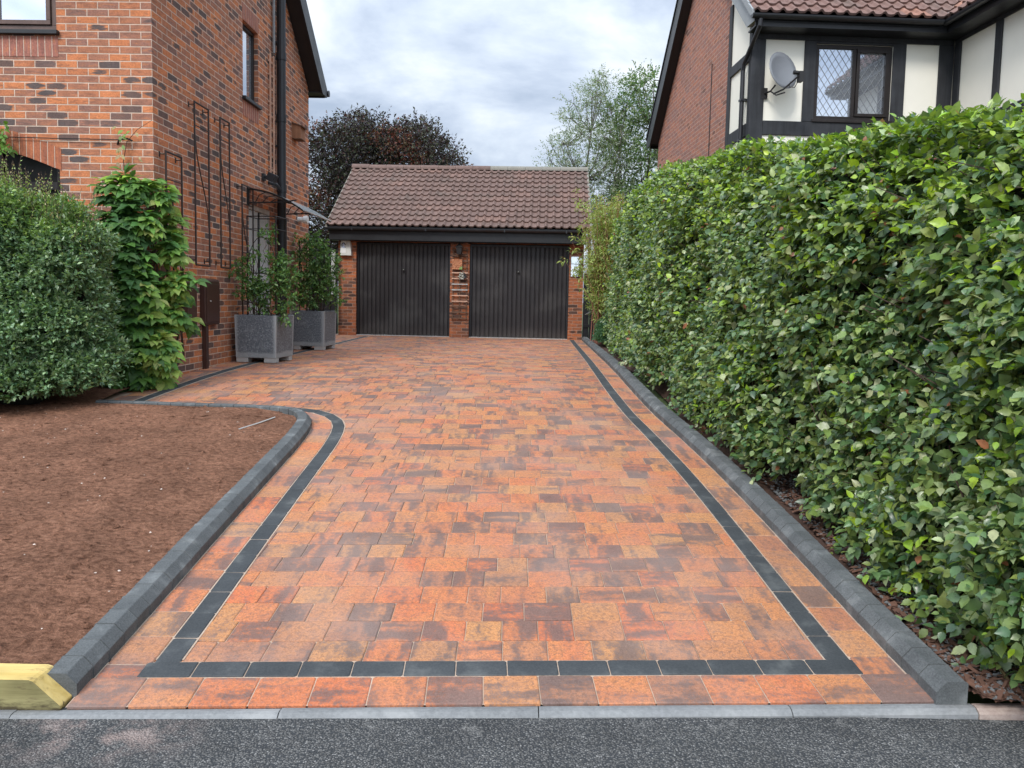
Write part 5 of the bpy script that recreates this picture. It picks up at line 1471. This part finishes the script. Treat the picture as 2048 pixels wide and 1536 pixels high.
# ------------------------------------------------------------------ ZINC PLANTERS with obelisks and climbers
def planter(loc, rot, label, w=.58, h=.565):
    T = thing('zinc_planter', label, 'planter', loc, rot, 'square zinc planters by the side door')
    mb = MB(); b, t = w/2*.955, w/2; z0 = .065; z1 = z0+h; i = .014
    V = [(-b,-b,z0),(b,-b,z0),(b,b,z0),(-b,b,z0),(-t,-t,z1),(t,-t,z1),(t,t,z1),(-t,t,z1),(-t+i,-t+i,z1),(t-i,-t+i,z1),(t-i,t-i,z1),(-t+i,t-i,z1),(-t+i,-t+i,z1-.12),(t-i,-t+i,z1-.12),(t-i,t-i,z1-.12),(-t+i,t-i,z1-.12)]
    mb.mesh(V, [(3,2,1,0),(0,1,5,4),(1,2,6,5),(2,3,7,6),(3,0,4,7),(4,5,9,8),(5,6,10,9),(6,7,11,10),(7,4,8,11),(8,9,13,12),(9,10,14,13),(10,11,15,14),(11,8,12,15)])
    mb.build('tub', M['galv'], T, bevel=.006)
    mb = MB(); mb.face([(-t+i+.002, -t+i+.002, z1-.05), (t-i-.002, -t+i+.002, z1-.05), (t-i-.002, t-i-.002, z1-.05), (-t+i+.002, t-i-.002, z1-.05)]); mb.build('compost', M['mulch_soil'], T)
    for sx_ in (-1, 1):
        for sy_ in (-1, 1):
            mb = MB(); cx, cy = sx_*(b-.085), sy_*(b-.06); mb.box(cx-.08, cx+.08, cy-.055, cy+.055, .004, z0); mb.build('foot', M['concrete'], T, bevel=.004)
    return T
planter((-3.36, 10.17, .004), R(-7), 'nearer square zinc planter on concrete feet beside the meter box wall')
planter((-3.38, 12.72, .004), R(-6), 'farther square zinc planter on concrete feet under the door canopy', .60, .585)
def obelisk(loc, rot, label, w=.40, h=1.36, d=.32):
    T = thing('plant_frame', label, 'plant frame', loc, rot, 'black frames in the zinc planters')
    for sx_, sy_ in ((-1,-1),(1,-1),(1,1),(-1,1)):
        mb = MB(); mb.tube([(sx_*w/2, sy_*d/2, 0), (sx_*w/2, sy_*d/2, h)], .009, 6); mb.build('leg', M['black_iron'], T)
    for z in (h-.004, h-.17, h*.45):
        mb = MB(); c4 = [(-w/2,-d/2,z),(w/2,-d/2,z),(w/2,d/2,z),(-w/2,d/2,z),(-w/2,-d/2,z)]
        for a, b in zip(c4[:-1], c4[1:]): mb.tube([a, b], .0075 if z > h-.1 else .005, 5)
        mb.build('rail', M['black_iron'], T)
    mb = MB()
    for sg in (-1, 1):
        mb.tube([(sg*w/2*math.cos(math.pi*.5*t), -d/2, h*.45+(h*.35)*math.sin(math.pi*.5*t)) for t in (0, .2, .4, .6, .8, 1)], .005, 5)
    mb.build('arch_bar', M['black_iron'], T); return T
obelisk((-3.32, 10.15, .58), R(-7), 'taller bare-topped black frame standing in the nearer zinc planter')
obelisk((-3.34, 12.70, .60), R(-6), 'leaf covered black frame standing in the farther zinc planter', .42, 1.22)
def climber(loc, label, blobs_, seed):
    T = thing('planter_climber', label, 'climber', loc, 0, 'climbers in the zinc planters')
    Bs, Ds = [], []
    for (cx, cy, cz, r_, nn) in blobs_:
        nn = int(nn*.85); r_ *= 1.0
        d = unit(rng.normal(size=(nn, 3))); Bs.append(np.array([cx, cy, cz])+d*r_*np.array([1, 1, .85])*rng.random((nn, 1))**.5); Ds.append(d+np.array([.1, -.1, .15]))
    B_ = np.concatenate(Bs); D_ = np.concatenate(Ds)
    P_, A_, N_, t_2, i_ = shoots(B_, D_, rng.uniform(.05, .12, len(B_)), 7, up=.9, droop=.35, jit=.5)
    C_ = pick([(.065,.15,.05), (.11,.22,.06), (.16,.28,.075), (.30,.40,.18)], [.3,.35,.25,.1], len(P_))
    leaf_mesh('foliage', P_, A_, N_, rng.uniform(.034, .062, len(P_)), C_, 'droop', M['leaf_soft'], T)
    mb = MB()
    for k in range(26):
        c = blobs_[k % len(blobs_)]; x0, y0 = random.uniform(-.18, .18), random.uniform(-.15, .15)
        mb.tube([(x0, y0, 0), (x0+random.uniform(-.15, .15), y0+random.uniform(-.1, .1), c[2]*.4), (c[0]*.8+random.uniform(-.1, .1), c[1], c[2]*.8), (c[0]+random.uniform(-.12, .12), c[1], c[2]+.05)], [.006, .005, .004, .002], 5)
    mb.build('stems', M['twig'], T)
climber((-3.32, 10.10, .59), 'open climber with arching stems in the nearer zinc planter',
    [(-.18,-.1,.42,.13,60),(.0,-.1,.34,.15,80),(.16,-.12,.52,.17,100),(.22,-.1,.72,.15,80),(-.26,-.1,.72,.10,30),(-.34,-.1,.62,.06,14),(.05,-.05,1.12,.08,24),(-.05,-.08,.14,.12,26),(.28,-.1,.28,.14,40),(-.12,-.05,.88,.07,14),(.36,-.1,.55,.1,30),(-.30,-.08,.30,.07,14),(.34,-.14,.05,.10,26)], 1)
climber((-3.34, 12.66, .60), 'bushy climber covering the frame in the farther zinc planter',
    [(.0,-.1,.35,.22,150),(.12,-.1,.65,.22,160),(-.15,-.1,.62,.2,120),(.05,-.1,.95,.2,130),(.0,-.08,1.2,.15,70),(-.22,-.08,.95,.12,40),(.26,-.1,.45,.16,70),(.30,-.1,.9,.12,40),(-.25,-.1,.3,.16,60),(.2,-.1,1.1,.1,26),(.40,-.1,.68,.07,14),(.36,-.1,.22,.1,20),(-.28,-.05,1.25,.07,14)], 2)

# ------------------------------------------------------------------ BAMBOO and low shrub by the garage
bam = thing('bamboo', 'yellow green bamboo with red canes between the garage and the hedge', 'bamboo', (2.0, 15.4, 0))
mb = MB(); Bs, Ds = [], []
for i in range(170):
    x, y = random.gauss(0, .15), random.gauss(0, .35); h = random.uniform(1.7, 3.1); lx, ly = random.gauss(-.10, .26), random.gauss(-.1, .25)
    mb.tube([(x, y, 0), (x+lx*.3, y+ly*.3, h*.5), (x+lx, y+ly, h)], [.009, .007, .002], 5)
    for k in range(44):
        t = random.uniform(.30, 1.); c = (x+lx*t*t, y+ly*t*t, h*t); Bs.append((c[0]+random.gauss(0, .05), c[1]+random.gauss(0, .05), c[2])); Ds.append((random.gauss(-.1, .7), random.gauss(-.2, .7), random.uniform(-.2, .6)))
mb.build('canes', M['culm'], bam)
P, A, N, tt, ii = shoots(np.array(Bs), np.array(Ds), rng.uniform(.06, .14, len(Bs)), 4, up=.8, droop=.5, jit=.5)
C = pick([(.27,.35,.085), (.38,.43,.14), (.20,.29,.07), (.40,.34,.15), (.24,.10,.08)], [.35,.3,.22,.11,.02], len(P))
leaf_mesh('foliage', P, A, N, rng.uniform(.06, .115, len(P)), C, 'narrow', M['leaf_soft'], bam)
sg_ = thing('low_shrub', 'low blue green shrub at the far end of the right kerb', 'shrub', (1.86, 14.7, .03))
Bp, Dp = lobes_shoots([(0,0,.22,.22,.4,.26),(.05,.3,.3,.2,.3,.25),(-.02,-.35,.18,.18,.3,.2)], 700)
P, A, N, tt, ii = shoots(Bp, Dp, rng.uniform(.05, .1, len(Bp)), 6, up=.8, jit=.5)
leaf_mesh('foliage', P, A, N, rng.uniform(.03, .05, len(P)), pick([(.045,.12,.06), (.07,.16,.07)], [.5,.5], len(P)), 'small', M['leaf_soft'], sg_)
mb = MB()
for i in range(14): mb.tube([(0, random.uniform(-.3, .3), 0), (random.uniform(-.15, .15), random.uniform(-.4, .4), .3)], [.008, .003], 4)
mb.build('stems', M['twig'], sg_)

# ------------------------------------------------------------------ TREES
def tree(name, label, loc, clumps, trunks, mat_leaf, mat_bark, cols, wts, lsize, nsh, nleaf, kind='small', slen=(.2, .45), up=.5, sparse=1., cat='tree', ruddy=None, limbs=True):
    T = thing(name, label, cat, loc)
    mb = MB()
    ends = []
    for tr in trunks:
        pts, r0, r1 = tr; n = len(pts); mb.tube(pts, [r0+(r1-r0)*i/(n-1) for i in range(n)], 7)
        ends.append([Vector(p_) for p_ in pts])
    mb.build('trunk', mat_bark, T)
    Bs, Ds = [], []; lm = MB()
    for (cx, cy, cz, r_) in clumps:
        c = Vector((cx, cy, cz)); best = min((p_ for e_ in ends for p_ in e_ if p_.z < cz), key=lambda p_: (p_-c).length, default=ends[0][0])
        mid = best.lerp(c, .55) + Vector((0, 0, -.12*(c-best).length))
        if limbs: lm.tube([best, mid, c], [.035*max(.4, r_), .022*max(.4, r_), .008], 5)
        nn = int(nsh*r_*r_*sparse)+4
        d = unit(rng.normal(size=(nn, 3))); rr = rng.random((nn, 1))**.45
        b = np.array([cx, cy, cz]) + d*rr*r_*np.array([1., 1., .85])
        Bs.append(b); Ds.append(d*.8 + np.array([0, 0, up]))
        for k in range(5):
            q_ = b[k % nn]; lm.tube([c, Vector(q_)], [.010, .003], 4)
    lm.build('limbs', mat_bark, T)
    B_, D_ = np.concatenate(Bs), np.concatenate(Ds)
    P_, A_, N_, t_2, i_ = shoots(B_, D_, rng.uniform(slen[0], slen[1], len(B_)), nleaf, up=.5, droop=.2, ranks=False, jit=.6)
    C_ = pick(cols, wts, len(P_))
    if ruddy: m2 = ruddy(P_); C_[m2] = pick([(.17,.055,.035), (.13,.045,.03)], [.5,.5], m2.sum())  # masked leaves get a redder brown
    leaf_mesh('crown', P_, A_, N_, rng.uniform(lsize*.7, lsize*1.25, len(P_)), C_, kind, mat_leaf, T)
    return T
cl_ = []
rt = random.Random(5)
for i in range(155):
    x = rt.uniform(-3.4, 2.75); top = float(np.interp(x, [-3.4, -2.6, -1.8, -1.1, -.2, .6, 1.1, 1.9, 2.75], [4.0, 5.4, 6.1, 6.2, 6.05, 6.35, 5.8, 4.9, 4.0]))
    z = rt.uniform(1.0 if x < -1.9 else 2.6, top); y = rt.uniform(-1.6, 1.6)
    cl_.append((x, y, min(z, top-.25), rt.uniform(.42, .72)))
for i in range(26):
    x = rt.uniform(-3.2, 2.6); top = float(np.interp(x, [-3.4, -2.6, -1.8, -1.1, -.2, .6, 1.1, 1.9, 2.75], [4.0, 5.4, 6.1, 6.2, 6.05, 6.35, 5.8, 4.9, 4.0])); cl_.append((x, rt.uniform(-.8, .8), top+rt.uniform(-.15, .12), rt.uniform(.18, .32)))
tree('copper_beech', 'dark purple copper beech tree behind the garage roof', (-3.75, 24, 0), cl_, [([(0,0,-.1),(.1,0,1.),(-.05,.1,2.2),(.1,0,3.6),(.0,0,5.2)], .24, .05), ([(0,0,1.2),(-.9,.1,2.4),(-1.7,0,3.8),(-2.,0,4.8)], .14, .03), ([(.05,0,1.6),(.8,0,2.8),(1.5,.1,3.8),(1.9,0,4.2)], .13, .03)],
    M['leaf_dark'], M['bark'], [(.020,.015,.018), (.032,.022,.025), (.050,.036,.038), (.075,.030,.022)], [.35,.35,.2,.1], .092, 320, 6, up=.55,
    ruddy=lambda P_: (np.sin(P_[:, 0]*2.2+1)+np.sin(P_[:, 2]*2.6+P_[:, 0])+.8*np.sin(P_[:, 1]*3) > 1.35) & (rng.random(len(P_)) < .55))
def airy(seed, box, n, rr, prof):
    r_ = random.Random(seed); o = []
    while len(o) < n:
        x = r_.uniform(box[0], box[1]); z = r_.uniform(box[2], box[3]); lo, hi = prof(x)
        if lo < z < hi: o.append((x, r_.uniform(-.8, .8), z, r_.uniform(*rr)))
    return o
GS = [(.10,.17,.06), (.16,.22,.10), (.25,.29,.19), (.42,.44,.37)]
tree('young_willow', 'sparse silvery young tree behind the right end of the garage', (2.25, 22, 0),
    airy(3, (-1.4, .9, 3.0, 7.4), 125, (.2, .45), lambda x: (float(np.interp(x, [-1.4, -.6, .3, .9], [4.4, 3.2, 3., 3.])), float(np.interp(x, [-1.4, -1.0, -.5, .1, .5, .9], [5.0, 6.3, 6.5, 7.4, 6.6, 6.2])))),
    [([(.1,0,-.1),(.0,0,1.5),(-.1,0,3.),(-.25,0,4.4),(-.1,0,5.8),(.05,0,7.2)], .07, .01), ([(.15,.1,0),(.4,.1,2.),(.55,.1,3.8),(.75,0,5.4)], .05, .01), ([(-.05,0,2.4),(-.5,0,3.8),(-.95,0,5.4)], .035, .008)],
    M['leaf_soft'], M['pale_bark'], GS, [.3,.3,.25,.15], .085, 230, 6, kind='narrow', slen=(.15, .35), up=.5, sparse=.9)
tree('green_birch', 'greener taller young tree beside the neighbour gable', (3.6, 22.5, 0),
    airy(8, (-.9, 1.5, 2.6, 7.8), 92, (.26, .5), lambda x: (float(np.interp(x, [-.9, 0, 1.5], [3.6, 3.2, 2.8])), float(np.interp(x, [-.9, -.3, .3, 1.5], [6.4, 7.2, 7.5, 7.6])))),
    [([(.25,0,-.1),(.3,0,2.),(.25,0,4.),(.4,0,6.),(.4,0,7.4)], .08, .012), ([(.3,0,2.6),(.9,0,4.2),(1.1,0,6.)], .05, .01), ([(-.35,0,-.1),(-.3,0,2.2),(-.4,.1,4.),(-.6,0,5.6)], .055, .01)],
    M['leaf_soft'], M['bark'], [(.09,.17,.055), (.125,.215,.075), (.07,.135,.05), (.32,.36,.27)], [.32,.28,.18,.22], .085, 260, 6, kind='small', slen=(.15, .35), up=.4)
